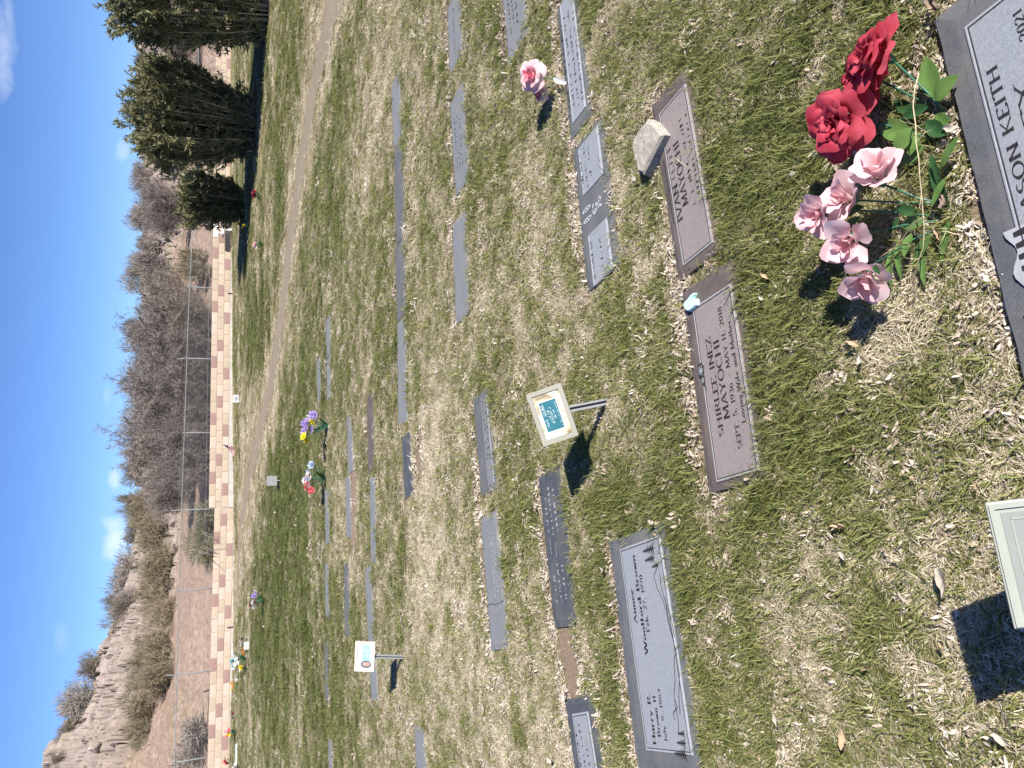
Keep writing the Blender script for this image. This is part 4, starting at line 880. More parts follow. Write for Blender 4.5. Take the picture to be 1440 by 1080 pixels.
# ------------------------------------------------------------------ silk flowers
def petal_me(phi, span, r0, r1, h0, h1, curl, ruf, seed, nu=6, nv=5, pw=1.6):
    r = random.Random(seed); V = []; Fc = []; ph = r.uniform(0, 6)
    for j in range(nv+1):
        v = j/nv; wv = math.sin(min(1, v*1.2+.16)*math.pi*.56)**.7*(1-.34*(max(0, v-.72)/.28)**2)
        for i in range(nu+1):
            u = i/nu*2-1; a = phi+u*span*wv; tip = (1-.16*u*u*v)
            rr_ = r0+(r1-r0)*v**pw*tip+curl*max(0, v-.6)**2*3+ruf*math.sin(u*4+ph)*v*v; z = h0+(h1-h0)*math.sin(v*math.pi/2*.95)*tip-curl*max(0, v-.65)**2*2.2+ruf*.7*math.cos(u*5+ph)*v*v
            V.append((rr_*math.cos(a), rr_*math.sin(a), z))
    for j in range(nv):
        for i in range(nu): a0 = j*(nu+1)+i; Fc.append((a0, a0+1, a0+nu+2, a0+nu+1))
    return V, Fc
def blossom(parent, name, C, axis, R, kind, mats, seed, droop=0.):
    """a flower head of separate petals; C in the spray's own frame"""
    r = random.Random(seed); q = Vector(axis).to_track_quat('Z', 'Y')
    calyx = MB().tube([(0, 0, -.35*R), (0, 0, -.1*R), (0, 0, .06*R)], [.09*R, .2*R, .12*R], 7).me('flower_head', STEMG, True)
    h = link(name, calyx, None, parent, C); h.rotation_mode = 'QUATERNION'; h.rotation_quaternion = q
    if kind == 'rose':
        rings = ((3, 1.25, .03, .15, .0, .86, .0), (4, 1.05, .07, .28, .0, .92, .05), (5, .92, .12, .44, -.02, .92, .14), (5, .90, .18, .62, -.04, .86, .26), (5, .88, .22, .80, -.06, .70, .38), (5, .82, .24, .98, -.10, .38, .42))
    elif kind == 'rose_small':
        rings = ((3, 1.2, .03, .2, .0, .8, .03), (4, 1.0, .10, .42, .0, .84, .14), (5, .9, .18, .68, -.03, .68, .30), (5, .85, .22, .95, -.06, .38, .36))
    else:
        rings = ((3, 1.1, .08, .40, .0, .95, -.10), (4, .92, .14, .66, -.02, .84, -.14), (4, .80, .16, .98, -.06, .55, -.22))
    n = 0
    for k_, (cnt, span, r0, r1, h0, h1, curl) in enumerate(rings):
        for i in range(cnt):
            ph = 2*math.pi*(i+.5*(k_ % 2))/cnt+r.uniform(-.18, .18)+k_*.7; j = r.uniform(.86, 1.14)
            dr = droop*R*(k_/len(rings))*max(0, math.cos(ph))
            V, Fc = petal_me(ph, span*r.uniform(.9, 1.1), r0*R, r1*R*j, h0*R, (h1*r.uniform(.88, 1.1))*R-dr, curl*R*r.uniform(.5, 1.3), (.06 if kind == 'rose' else .05)*R, seed*50+n)
            link('petal', mesh('petal', V, Fc, mats[min(k_*len(mats)//len(rings), len(mats)-1)], True), None, h); n += 1
    return h
def leaf_me(a, b_, wd, fold=.25, droop=.15):
    a = Vector(a); b_ = Vector(b_); d = b_-a; l = d.length; d.normalize(); up = Vector((0, 0, 1)); up = (up-d*up.dot(d)).normalized(); s_ = d.cross(up); V = []; Fc = []
    for j in range(9):
        v = j/8; w_ = wd*math.sin(math.pi*min(1, v**.85))**.9+.0006
        c = a+d*l*v-up*(droop*l*(v*v)); V += [c-s_*w_+up*w_*fold, c-s_*w_*.5+up*w_*fold*.6, c, c+s_*w_*.5+up*w_*fold*.6, c+s_*w_+up*w_*fold]
    for j in range(8):
        for i in range(4): a0 = j*5+i; Fc.append((a0, a0+1, a0+6, a0+5))
    return V, Fc
def spray(label, base_px, heads, leaves, kind, mats, R_axis, group, cat='silk flowers'):
    g = gp(*base_px); g = Vector((g[0], g[1], float(tz(g[0], g[1])))); e = empty('silk_flower_spray', g, label, cat, group)
    for i, (ix, iy, dz, R, ax, dr) in enumerate(heads):
        c = Vector(gp(ix, iy, dz))-g; ax = Vector(ax).normalized()
        blossom(e, 'flower_head', c, ax, R, kind, mats, 7+i*3+hash_(label) % 50, dr)
        p1 = c-ax*R*.3; p0 = Vector((random.Random(i).uniform(-.02, .02), random.Random(i+9).uniform(-.02, .02), -.03)); mid = p0.lerp(p1, .55)+Vector((0, 0, .012))-ax*.02
        link('stem', MB().tube([p0, p0.lerp(mid, .5)+Vector((0, 0, .01)), mid, p1], .0026, 6).me('stem', STEMG, True), None, e)
    for i, (a, b_, za, zb_, wd, mt) in enumerate(leaves):
        V, Fc = leaf_me(Vector(gp(*a, za))-g, Vector(gp(*b_, zb_))-g, wd); link('leaf', mesh('leaf', V, Fc, mt, True), None, e)
    return e
spray('spray of large red silk roses with green leaves beside the nearest stone', (1347, 200),
      [(1243, 82, .12, .078, (.15, .35, 1), .3), (1190, 168, .12, .086, (-.35, -.05, .9), .3), (1222, 112, .085, .066, (-.1, .5, .8), .5)],
      [((1318, 138), (1294, 78), .03, .05, .027, LEAFG), ((1314, 140), (1342, 106), .03, .05, .024, LEAFG), ((1282, 188), (1230, 176), .04, .06, .026, LEAFG), ((1284, 180), (1254, 216), .05, .06, .025, LEAFG), ((1290, 190), (1276, 218), .04, .05, .02, LEAFG), ((1306, 150), (1262, 165), .03, .035, .015, LEAFD), ((1348, 192), (1316, 238), .05, .05, .010, LEAFG), ((1290, 160), (1250, 140), .02, .03, .015, LEAFD), ((1325, 285), (1300, 215), .03, .05, .010, LEAFD), ((1330, 190), (1296, 170), .03, .04, .018, LEAFD), ((1300, 205), (1262, 232), .03, .03, .02, LEAFG), ((1335, 175), (1312, 160), .03, .03, .014, LEAFG)],
      'rose', (RED,), None, 'silk flowers on the graves')
spray('spray of pale pink silk blossoms with thin stems, left of the red roses', (1352, 298),
      [(1238, 250, .12, .080, (.45, -.35, .8), .2), (1158, 298, .13, .074, (-.35, -.1, .9), .2), (1196, 280, .10, .070, (.0, -.05, .9), .2), (1198, 336, .12, .072, (-.45, -.3, .8), .2), (1220, 384, .09, .074, (-.75, -.3, .6), .2)],
      [((1215, 290), (1166, 306), .10, .12, .014, LEAFD), ((1210, 305), (1170, 332), .10, .12, .012, LEAFD), ((1282, 328), (1268, 360), .04, .06, .013, LEAFG), ((1262, 340), (1262, 392), .03, .04, .009, LEAFG), ((1252, 352), (1248, 402), .03, .04, .009, LEAFG), ((1298, 355), (1296, 402), .02, .03, .010, LEAFG), ((1250, 330), (1262, 305), .04, .05, .008, LEAFD), ((1330, 250), (1306, 290), .04, .05, .009, LEAFG), ((1310, 215), (1330, 300), .06, .02, .008, LEAFD), ((1228, 372), (1236, 385), .12, .12, .007, LEAFD), ((1300, 310), (1262, 318), .04, .04, .016, LEAFG), ((1310, 330), (1278, 372), .03, .03, .014, LEAFG), ((1290, 300), (1255, 290), .05, .05, .013, LEAFD), ((1335, 310), (1318, 370), .02, .03, .011, LEAFG)],
      'tulip', (PINK, BLUSH, BLUSH), None, 'silk flowers on the graves')
g = gp(792, 112)
spray('single pink and white silk rose standing behind the grey marker', (785, 118), [(753, 106, .12, .082, (-.2, -.35, .8), .2), (762, 128, .07, .055, (-.5, .2, .5), .6)],
      [((778, 108), (786, 116), .05, .02, .008, LEAFG)], 'rose_small', (ROSEP, BLUSH), None, 'silk flowers on the graves')
prop(link('fallen_petal', mesh('fallen_petal', *leaf_me(gp(778, 110, .05), gp(794, 117, .03), .014, .5, .3), WHITEM, True)), 'white silk petal caught on the edge of the grey marker beside the pink rose', 'petal')

def posy(ix, iy, size, cols, label, n=9, h=.22, green=True):
    g = gp(ix, iy); g = Vector((g[0], g[1], float(tz(g[0], g[1])))); e = empty('flower_bunch', g, label, 'flowers', 'flower bunches on distant graves'); r = random.Random(hash_(label))
    for i in range(n):
        mt = cols[i % len(cols)] if not isinstance(cols[0], tuple) else None
        a = r.uniform(0, 6.28); u = math.sqrt(r.random())*size*.5; side = (i % len(cols))/max(1, len(cols)-1)-.5 if len(cols) > 1 else 0
        c = Vector((math.cos(a)*u*.8+side*size*.45, math.sin(a)*u*.6, h*r.uniform(.6, 1.1))); R = size*r.uniform(.13, .2); V = []; Fc = []; ax = Vector((r.uniform(-.6, .6), r.uniform(-1, .1), 1)).normalized(); s_ = ax.orthogonal().normalized(); t_ = ax.cross(s_)
        for k_ in range(6):
            b0 = len(V); a_ = k_*math.pi/3; d = s_*math.cos(a_)+t_*math.sin(a_); p_ = ax.cross(d)
            V += [c, c+d*R*.6+p_*R*.42+ax*R*.15, c+d*R*1.05+ax*R*.42, c+d*R*.6-p_*R*.42+ax*R*.15]; Fc.append((b0, b0+1, b0+2, b0+3))
        for k_ in range(4):
            b0 = len(V); a_ = k_*math.pi/2+.4; d = s_*math.cos(a_)+t_*math.sin(a_); p_ = ax.cross(d); V += [c+ax*R*.1, c+d*R*.4+p_*R*.3+ax*R*.5, c+d*R*.45+ax*R*.8, c+d*R*.4-p_*R*.3+ax*R*.5]; Fc.append((b0, b0+1, b0+2, b0+3))
        link('blossom', mesh('blossom', V, Fc, mt), None, e)
        if green or i < 2: link('stem', MB().tube([(r.uniform(-.02, .02), 0, -.02), tuple(c*.55), tuple(c)], .004, 4).me('stem', STEMG), None, e)
    if green:
        for i in range(8):
            a = r.uniform(0, 6.28); d = Vector((math.cos(a)*size*.35, math.sin(a)*size*.35, h*r.uniform(.3, .75))); link('leaf', mesh('leaf', *leaf_me((0, 0, .01), d, size*.07), LEAFD), None, e)
    return e
YEL = leafmat('silk_yellow', (.72, .55, .02), (.82, .70, .05)); PUR = leafmat('silk_lavender', (.34, .24, .55), (.52, .42, .70)); SKYB = leafmat('silk_pale_blue', (.35, .45, .62), (.6, .66, .75)); CORAL = leafmat('silk_coral', (.66, .10, .12), (.76, .22, .22)); ORG = leafmat('silk_orange', (.72, .26, .05), (.8, .42, .1)); WINE = leafmat('silk_wine', (.16, .02, .04), (.30, .05, .06)); BLK = plain('dark_plastic', (.025, .025, .03), .6); TEALF = leafmat('silk_teal', (.12, .32, .38), (.25, .48, .5))
posy(463, 598, .34, (YEL, PUR, PUR), 'bunch of purple and yellow flowers standing at a far grave', 13, .30)
posy(459, 672, .32, (CORAL, WHITEM, SKYB), 'bunch of red, white and pale blue flowers at a far grave', 14, .26)
posy(372, 843, .34, (WHITEM, WINE, PUR), 'bunch of white and purple flowers with dark leaves on the green lawn', 10, .26)
posy(348, 899, .22, (WHITEM, BLK), 'white flowers with a dark cup, first of the row along the wall', 6, .2, False)
posy(349, 914, .26, (ORG,), 'small orange flowers between two white bunches along the wall', 7, .15)
posy(347, 926, .42, (WHITEM, TEALF, WHITEM), 'large white and teal flower bunch along the wall', 14, .34)
posy(348, 940, .26, (WHITEM, YEL), 'white and yellow flowers left of the large white and teal bunch', 8, .2)
posy(346, 957, .34, (ORG, WHITEM), 'tall orange and white flower bunch along the wall', 8, .36, False)
posy(337, 980, .16, (WHITEM,), 'tiny white flowers alone along the wall', 4, .12, False)
posy(336, 1007, .24, (WHITEM, BLK, WINE), 'black and white flowers along the wall', 7, .18, False)
posy(332, 1029, .34, (YEL, CORAL, PINK), 'pink and red flower bunch with yellow tips close to the wall', 10, .26)
posy(329, 1069, .30, (CORAL, CORAL, WINE), 'bright red flower bunch close to the wall', 10, .26, False)
posy(337, 1078, .26, (ORG, WHITEM), 'orange and white flowers at the lower picture edge', 6, .16)
posy(367, 277, .30, (WINE, WINE, CORAL), 'dark red flowers in the shade of the small evergreen shrub', 10, .18)
posy(351, 317, .20, (YEL,), 'small yellow flowers in the long shrub shadow', 5, .16)
posy(370, 344, .26, (BLUSH, PINK), 'pale pink flowers on the lawn beyond the shrub shadow', 7, .2)
# white board lying by the wall, white flower box
g = gp(334, 1062); o = link('board', bevel_box('board', .62, .12, 0, .06, .004, plain('board_white', (.45, .47, .45), .7), 1), None, None, (g[0], g[1], float(tz(g[0], g[1])))); o.rotation_euler = (0, 0, rot_w+.1); prop(o, 'long white board lying on the grass near the wall', 'board')
g = gp(351, 907.5); o = link('white_box', bevel_box('white_box', .17, .14, 0, .14, .01, plain('box_white', (.5, .5, .48), .6), 2), None, None, (g[0], g[1], float(tz(g[0], g[1])))); prop(o, 'small white box next to the orange flowers by the wall', 'box')

# ------------------------------------------------------------------ small flag, plaques, pegs, bench
g = gp(338, 630); g = Vector((g[0], g[1], float(tz(g[0], g[1]))))
e = empty('small_flag', g, 'small striped flag drooping from a thin stick near the wall', 'flag'); tipv = Vector((.12, 0, .52))
link('stick', MB().tube([(0, 0, -.05), tuple(tipv)], .006, 5).me('stick', STEMT, True), None, e)
V = []; Fc = []; uvs = []; nu, nv = 14, 13
for j in range(nv+1):
    for i in range(nu+1):
        u = i/nu; v = j/nv                                        # u away from the stick, v down the stick
        a = tipv*(1-.62*v); V.append((a.x-.36*u*(.25+.75*v), a.y-.03*math.sin(u*7+v*2), a.z-.07*u-.08*u*u*(1-v)+.012*math.sin(u*9))); uvs.append((u, v))
for j in range(nv):
    for i in range(nu): a0 = j*(nu+1)+i; Fc.append((a0, a0+1, a0+nu+2, a0+nu+1))
FR_, FW_, FB_ = leafmat('flag_red', (.42, .03, .04), (.5, .05, .06)), leafmat('flag_white', (.68, .68, .68), (.76, .76, .76)), leafmat('flag_blue', (.02, .03, .10), (.04, .05, .14))
me = mesh('cloth', V, Fc, FR_, True); me.materials.append(FW_); me.materials.append(FB_)
for k_, p in enumerate(me.polygons): j, i = divmod(k_, nu); p.material_index = 2 if (j < 7 and i < 6) else (j % 2)
link('cloth', me, None, e)
g = gp(336.5, 560.5); e = empty('small_plaque', (g[0], g[1], float(tz(g[0], g[1]))), 'small white square plaque with grey print at the foot of the wall', 'plaque'); pz = math.radians(20)
pl_ = link('board', bevel_box('board', .24, .03, 0, .19, .004, plain('plaque_white', (.42, .42, .40), .7), 1), None, e); pl_.rotation_euler = (-pz, 0, rot_w); lo = link('print', MB().box(-.07, .07, -.018, -.0155, .05, .14).me('print', G_MID), None, pl_)
for (ix, iy, hh, mt, lab) in ((325.5, 413, .16, BLK, 'short black peg standing in front of the wall, right half'), (328, 882, .20, plain('peg_brown', (.06, .04, .04), .7), 'short dark brown peg in front of the wall, left half')):
    d = ray(ix, iy); t_ = (WY0-.45)/(d[1]-WK*d[0]); p = CAM+d*t_; z_ = float(tz(p[0], p[1])); o = link('peg', MB().tube([(0, 0, -.1), (0, 0, hh*.85), (.0, 0, hh)], [.028, .028, .02], 8).me('peg', mt, True), None, None, (p[0], p[1], z_)); prop(o, lab, 'peg')
g = gp(394, 676); e = empty('temporary_marker', (g[0], g[1], float(tz(g[0], g[1]))), 'plain grey temporary marker on the green lawn beyond the red and white flowers', 'sign', 'plastic temporary markers on stakes'); GP = plain('plastic_grey', (.20, .20, .195), .35, .1, 12, spec=.5)
bd = link('board', bevel_box('board', .19, .014, .06, .27, .004, GP, 1), None, e); bd.rotation_euler = (-.5, 0, .1); link('stake', MB().tube([(0, .0, -.05), (0, .03, .10)], .008, 5).me('stake', STAKE), None, e)
d = ray(326, 322); t_ = (WY0-.75)/(d[1]-WK*d[0]); p = CAM+d*t_; zb_ = float(tz(p[0], p[1])); BCH = plain('bench_white_concrete', (.62, .61, .57), .85, .1, 8, .2)
e = empty('bench', (p[0], p[1], zb_), 'white concrete bench in front of the wall, half hidden by the small shrub', 'bench'); e.rotation_euler = (0, 0, rot_w)
link('seat', bevel_box('seat', 1.2, .36, .26, .34, .01, BCH, 1), None, e, (.28, -.08, 0)); bk = link('backrest', bevel_box('backrest', 1.2, .07, .45, .60, .01, BCH, 1), None, e, (.28, .16, 0))
for sx in (-.12, .70):
    link('leg', bevel_box('leg', .09, .30, -.05, .262, .006, BCH, 1), None, e, (sx, -.08, 0)); link('back_support', bevel_box('back_support', .07, .05, .335, .5, .004, BCH, 1), None, e, (sx, .145, 0))

# ------------------------------------------------------------------ loose rock, trinket, twigs, dry leaves
def outline_solid(px, dz, th, mat, name, inset=.12):
    P = [Vector(gp(x, y, dz)) for x, y in px]; c = sum(P, Vector())/len(P); V = []; n = len(P)
    for f, z in ((1., -th), (1.03, -th*.45), (1.0, -.0), (1-inset, th*.18)): V += [Vector((c.x+(p.x-c.x)*f, c.y+(p.y-c.y)*f, p.z+z))-c for p in P]
    Fc = [tuple(reversed(range(n)))]
    for l in range(3): Fc += [(l*n+i, l*n+(i+1) % n, (l+1)*n+(i+1) % n, (l+1)*n+i) for i in range(n)]
    Fc.append(tuple(range(3*n, 4*n))); return link(name, mesh(name, V, Fc, mat), None, None, c)
ROCKG = plain('loose_rock_grey_tan', (.34, .31, .26), .9, .3, 40, .6)
prop(outline_solid([(890, 208), (892, 196), (903, 178), (912, 168), (922, 173), (935, 190), (928, 203), (915, 228), (906, 246), (899, 243), (897, 232)][::-1], .045, .055, ROCKG, 'loose_rock'), 'flat grey tan loose rock lying at the edge of the mauve marker', 'rock')
AQUA = plain('aqua_plastic', (.50, .76, .74), .5, .06, 60, spec=.4)
prop(outline_solid([(961.5, 428), (963, 434), (966, 437.5), (970, 437.8), (975, 434), (980, 429), (980, 424), (978.5, 420), (974, 420), (977, 413.5), (976, 412), (973, 413.5), (968, 420), (964, 424)][::-1], .03, .028, AQUA, 'trinket'), 'small pale aqua trinket between the two mauve markers', 'trinket')
def twig(px, rad, label, side=6, seed=1):
    r = random.Random(seed); P = [Vector(gp(x, y, z)) for x, y, z in px]; c = P[0].copy(); P = [p-c for p in P]; Q = []
    for a, b_ in zip(P[:-1], P[1:]): Q += [a, a.lerp(b_, .5)+rnd_dir(r)*.004]
    Q.append(P[-1]); n = len(Q); mb = MB().tube(Q, [rad*(1-.6*i/n) for i in range(n)], 5)
    for i in range(side): k_ = r.randrange(1, n-1); d = rnd_dir(r, .2); mb.tube([Q[k_], Q[k_]+d*r.uniform(.01, .035), Q[k_]+d*.045+rnd_dir(r)*.01], [rad*.5, rad*.35, rad*.15], 4)
    prop(link('dry_twig', mb.me('dry_twig', STRAWM, True), None, None, c), label, 'twig', 'dry twigs on the graves')
twig([(1292, 103, .13), (1284, 150, .13), (1288, 200, .125), (1293, 245, .115), (1298, 300, .10), (1298, 350, .08), (1290, 380, .06), (1270, 425, .04), (1255, 470, .03)], 0.0017, 'long dry twig lying across the silk flowers', 9, 1)
twig([(1300, 305, .09), (1280, 320, .08), (1262, 345, .06), (1245, 352, .05)], .0016, 'short pale twig among the pink blossoms', 5, 2)
twig([(1024, 598, .012), (1034, 585, .018), (1044, 572, .018), (1052, 560, .014)], .0022, 'short grey twig lying on the readable mauve marker', 2, 3)
twig([(943, 205, .012), (950, 222, .02), (962, 232, .02), (972, 240, .018), (985, 243, .014)], .0020, 'crooked twig lying on the overgrown mauve marker', 4, 4)
twig([(1350, 330, .02), (1330, 325, .03), (1310, 325, .03)], .0016, 'curved pale twig by the foot of the pink blossoms', 3, 5)
def dry_leaf_me(seed, l=.05, wd=.0115):
    r = random.Random(seed); V = []; Fc = []; cu = r.uniform(.5, 1.3); tw = r.uniform(-1, 1)
    for j in range(7):
        v = j/6; w_ = wd*math.sin(math.pi*min(1, v*.96+.02))**.7; z = .010+.020*cu*(v-.5)**2*4
        for i in range(5): u = i/2-1; V.append((l*(v-.5)+r.gauss(0, .0012), w_*u*math.cos(cu*u*.9)*r.uniform(.6, 1.3), z*.7+w_*abs(u)**1.6*cu*1.0+tw*u*w_*(v-.5)*2+r.gauss(0, .0022)))
    for j in range(6):
        for i in range(4): a0 = j*5+i; Fc.append((a0, a0+1, a0+6, a0+5))
    return mesh('dry_leaf', V, Fc, None, True)
DL = [leafmat('dry_leaf_tan', (.42, .29, .17), (.60, .46, .32), .8, .2, 40), leafmat('dry_leaf_bleached', (.46, .40, .33), (.62, .56, .48), .8, .25, 40), leafmat('dry_leaf_brown', (.22, .15, .11), (.38, .28, .22), .8, .2, 40)]
LM = []
for i in range(9):
    me = dry_leaf_me(i); me.materials.append(DL[i % 3]); LM.append(me)
def drop_leaf(ix, iy, sc_, mt, rz, label, group=None):
    g = gp(ix, iy); sc_ *= .8; me = LM[(mt+3*RN.randrange(3)) % 9]; o = link('dry_leaf', me, None, None, (g[0], g[1], float(tz(g[0], g[1]))+.022), (RN.uniform(-.5, .5), RN.uniform(-.4, .4), rz), sc_); prop(o, label, 'dry leaf', group)
for (ix, iy, sc_, mt, rz, lab) in ((1343, 820, 1.7, 1, .4, 'large bleached curled leaf next to the nearest plastic marker'), (1198, 782, .9, 1, 1.2, 'white torn leaf on open grass left of the nearest plastic marker'), (1192, 735, 1.1, 0, 1.7, 'tan leaf standing on edge near the white torn leaf'), (1100, 1010, .9, 1, .3, 'small white leaf below the wide grey double marker'), (1195, 1036, 1.3, 0, .1, 'tan curled leaf at the lower picture edge'),
        (1420, 1040, 1.0, 1, 1.4, 'bleached leaf at the bottom corner near the plastic marker shadow'), (1350, 185, 1.0, 1, 1.3, 'bleached leaf with a hole against the nearest stone'), (1328, 8, 1.4, 2, .6, 'dark brown shrivelled leaf on the corner of the nearest stone'), (1343, 285, 1.1, 2, .3, 'brown leaf at the foot of the pink blossoms'), (1330, 335, 1.0, 0, .5, 'tan leaf left of the pink blossom stems'), (1210, 485, 1.0, 0, 1.2, 'orange tan leaf at the end of the blossom shadow'), (1222, 505, .8, 1, .2, 'white leaf just past the blossom shadow'),
        (857, 800, 1.3, 1, 1.3, 'long white leaf at the corner of the wide grey double marker'), (926, 735, 1.1, 1, 1.4, 'white leaf on the right end of the wide grey double marker'), (803, 978, 1.2, 1, .2, 'white leaf at the end of the slate grey marker'), (780, 1068, 1.1, 1, 1.2, 'bleached leaf left of the slate grey marker'), (762, 715, 1.4, 1, 1.4, 'white leaf along the far edge of the charcoal marker'), (1080, 420, .7, 1, .8, 'small white leaf right of the readable mauve marker'), (903, 252, 1.0, 1, 1.3, 'white leaf under the tip of the loose rock'), (1087, 390, 1.0, 0, 1.1, 'tan leaf upright in the grass above the readable mauve marker')):
    drop_leaf(ix, iy, sc_, mt, rz, lab)
r = random.Random(77)
for i in range(70):
    ix, iy = r.uniform(640, 1435), r.uniform(5, 1075); g = gp(ix, iy)
    if any(abs((g[:2]-c_)@ex_) < hl+.03 and abs((g[:2]-c_)@ey_) < hd+.03 for c_, ex_, ey_, hl, hd in STONES): continue
    drop_leaf(ix, iy, r.uniform(.3, .62), r.choice((0, 1, 1, 2)), r.uniform(0, 3.1), 'small dry leaf caught in the grass', 'small dry leaves in the grass')

# ------------------------------------------------------------------ grass: blades grown as tufts on scattered points
def tuft(seed, n, rad, l0, l1, w0, w1, lean0, lean1, curl):
    r = random.Random(seed); V = []; Fc = []; rn = []
    for k_ in range(n):
        a = r.uniform(0, 6.283); q = math.sqrt(r.random())*rad; p = Vector((math.cos(a)*q, math.sin(a)*q, -.004)); az = r.uniform(0, 6.283); le = math.radians(r.uniform(lean0, lean1)); l = r.uniform(l0, l1); wd = r.uniform(w0, w1)*.5; rv = r.random()
        h = Vector((math.cos(az), math.sin(az), 0)); s_ = Vector((-h.y, h.x, 0)); rowst = []; bw = r.uniform(-.6, .6)*curl; c = p
        for j in range(4):
            v = j/3; d = h*math.sin(le)+Vector((0, 0, math.cos(le)))
            ww = wd*(1-.25*v) if j < 3 else 0; b0 = len(V)
            if j < 3: V += [c-s_*ww, c+s_*ww]; rn += [rv, rv]
            else: V.append(c); rn.append(rv)
            c = c+d*l/3; le = min(le+curl*r.uniform(.25, .8), 1.75); h = (h+s_*bw).normalized(); s_ = Vector((-h.y, h.x, 0))
            if c.z < .002: c.z = .002+r.random()*.004
        b0 = len(V)-7; Fc += [(b0, b0+1, b0+3, b0+2), (b0+2, b0+3, b0+5, b0+4), (b0+4, b0+5, b0+6)]
    me = mesh('tuft', V, Fc, None, False); me.attributes.new('rnd', 'FLOAT', 'POINT').data.foreach_set('value', rn); return me
def blade_mat(name, stops, transl):
    m, t, Nn, Ln, b = mat_new(name); a = Nn.new('ShaderNodeAttribute'); a.attribute_name = 'rnd'; ai = Nn.new('ShaderNodeAttribute'); ai.attribute_name = 'dry'; ai.attribute_type = 'INSTANCER'; oi = Nn.new('ShaderNodeAttribute'); oi.attribute_name = 'hue'; oi.attribute_type = 'INSTANCER'
    x = Nn.new('ShaderNodeMath'); x.operation = 'MULTIPLY_ADD'; Ln.new(a.outputs['Fac'], x.inputs[0]); x.inputs[1].default_value = .55
    y = Nn.new('ShaderNodeMath'); y.operation = 'MULTIPLY_ADD'; Ln.new(ai.outputs['Fac'], y.inputs[0]); y.inputs[1].default_value = .30; z = Nn.new('ShaderNodeMath'); z.operation = 'MULTIPLY'; Ln.new(oi.outputs['Fac'], z.inputs[0]); z.inputs[1].default_value = .15
    Ln.new(z.outputs[0], y.inputs[2]); Ln.new(y.outputs[0], x.inputs[2]); c = ramp(t, x.outputs[0], stops)
    Ln.new(c, b.inputs['Base Color']); b.inputs['Roughness'].default_value = .55; b.inputs['Specular IOR Level'].default_value = .25
    tr = Nn.new('ShaderNodeBsdfTranslucent'); Ln.new(c, tr.inputs['Color']); ms = Nn.new('ShaderNodeMixShader'); ms.inputs[0].default_value = transl; Ln.new(b.outputs[0], ms.inputs[1]); Ln.new(tr.outputs[0], ms.inputs[2]); Ln.new(ms.outputs[0], Nn['Material Output'].inputs['Surface']); return m
GREENM = blade_mat('grass_green', ((.05, (.082, .104, .026)), (.35, (.158, .182, .052)), (.62, (.26, .268, .09)), (.84, (.40, .375, .17)), (.97, (.55, .50, .32))), .4)
STRAWB = blade_mat('grass_straw', ((.1, (.25, .195, .115)), (.4, (.45, .37, .245)), (.62, (.64, .56, .40)), (.85, (.80, .73, .58))), .25)
tufts = [tuft(100+i, 18, .026, .026, .064, .0020, .0036, 32, 84, .32) for i in range(6)]+[tuft(200+i, 20, .028, .014, .046, .0014, .0030, 45, 90, .50) for i in range(6)]
def chips(seed, n):
    r = random.Random(seed); V = []; Fc = []; rn = []
    for k_ in range(n):
        a = r.uniform(0, 6.283); q = math.sqrt(r.random())*.028; p = Vector((math.cos(a)*q, math.sin(a)*q, .004+r.random()*.010)); d = rnd_dir(r); d.z *= .35; d.normalize(); l = r.uniform(.006, .016); s_ = d.cross(Vector((r.uniform(-.4, .4), r.uniform(-.4, .4), 1))).normalized()*r.uniform(.0015, .0045); up = Vector((0, 0, r.uniform(-.002, .004)))
        V += [p-d*l, p-d*l*.3+s_+up, p+d*l*.5+s_*.8, p+d*l-up, p+d*l*.3-s_, p-d*l*.5-s_*.7+up]; rv = r.random(); rn += [rv]*6; b0 = len(V)-6; Fc += [(b0, b0+1, b0+5), (b0+1, b0+2, b0+4, b0+5), (b0+2, b0+3, b0+4)]
    me = mesh('litter', V, Fc); me.attributes.new('rnd', 'FLOAT', 'POINT').data.foreach_set('value', rn); return me
CHIPM = blade_mat('litter_bleached', ((.05, (.20, .14, .10)), (.3, (.42, .32, .24)), (.6, (.60, .51, .42)), (.85, (.72, .66, .57))), .15)
tufts += [chips(300+i, 14) for i in range(4)]
src = []
for i, me in enumerate(tufts):
    me.materials.append(GREENM if i < 6 else (STRAWB if i < 12 else CHIPM)); o = bpy.data.objects.new('grass_tuft_source', me); src.append(o)
rng = np.random.default_rng(4)
def scatter(ylo, yhi, dens, sxy, sz):
    """points inside the strip of lawn the lens can see plus a margin"""
    hw = lambda y: .64*y+1.6
    area = (hw(ylo)+hw(yhi))*(yhi-ylo); n = int(area*dens); y = rng.uniform(ylo, yhi, n); x = rng.uniform(-1, 1, n)*hw(yhi); keep = np.abs(x) < hw(y); x, y = x[keep], y[keep]
    n = len(x); return np.stack([x, y, rng.uniform(.8, 1.25, n)*sxy, rng.uniform(.75, 1.25, n)*sz], 1)
S = np.concatenate([scatter(-.2, 2.2, 2900, 1., 1.), scatter(2.2, 3.6, 2300, 1.05, 1.), scatter(3.6, 6, 1100, 1.4, 1.0), scatter(6, 10, 330, 2.2, 1.05), scatter(10, 17, 110, 3.6, 1.1), scatter(17, 29.5, 42, 5.5, 1.15)])
x, y = S[:, 0], S[:, 1]; D = dryness(x, y); fine = vnoise(x*16, y*16, 61); mid = fbm(x*4.2, y*4.2, 71, 3)
isdry = (D*.80+.45*(fine-.5)+np.where(y < 4, .85, .45)*(mid-.44)+rng.normal(0, .27, len(x))) > .39
keep = (29+.22*x-y) > .35
keep &= bare(x, y) < rng.uniform(.25, 1., len(x))
pdn = path_dist(x, y); keep &= (pdn > .40+rng.normal(0, .07, len(x)))
edge = np.full(len(x), 9.); farside = np.zeros(len(x), bool)
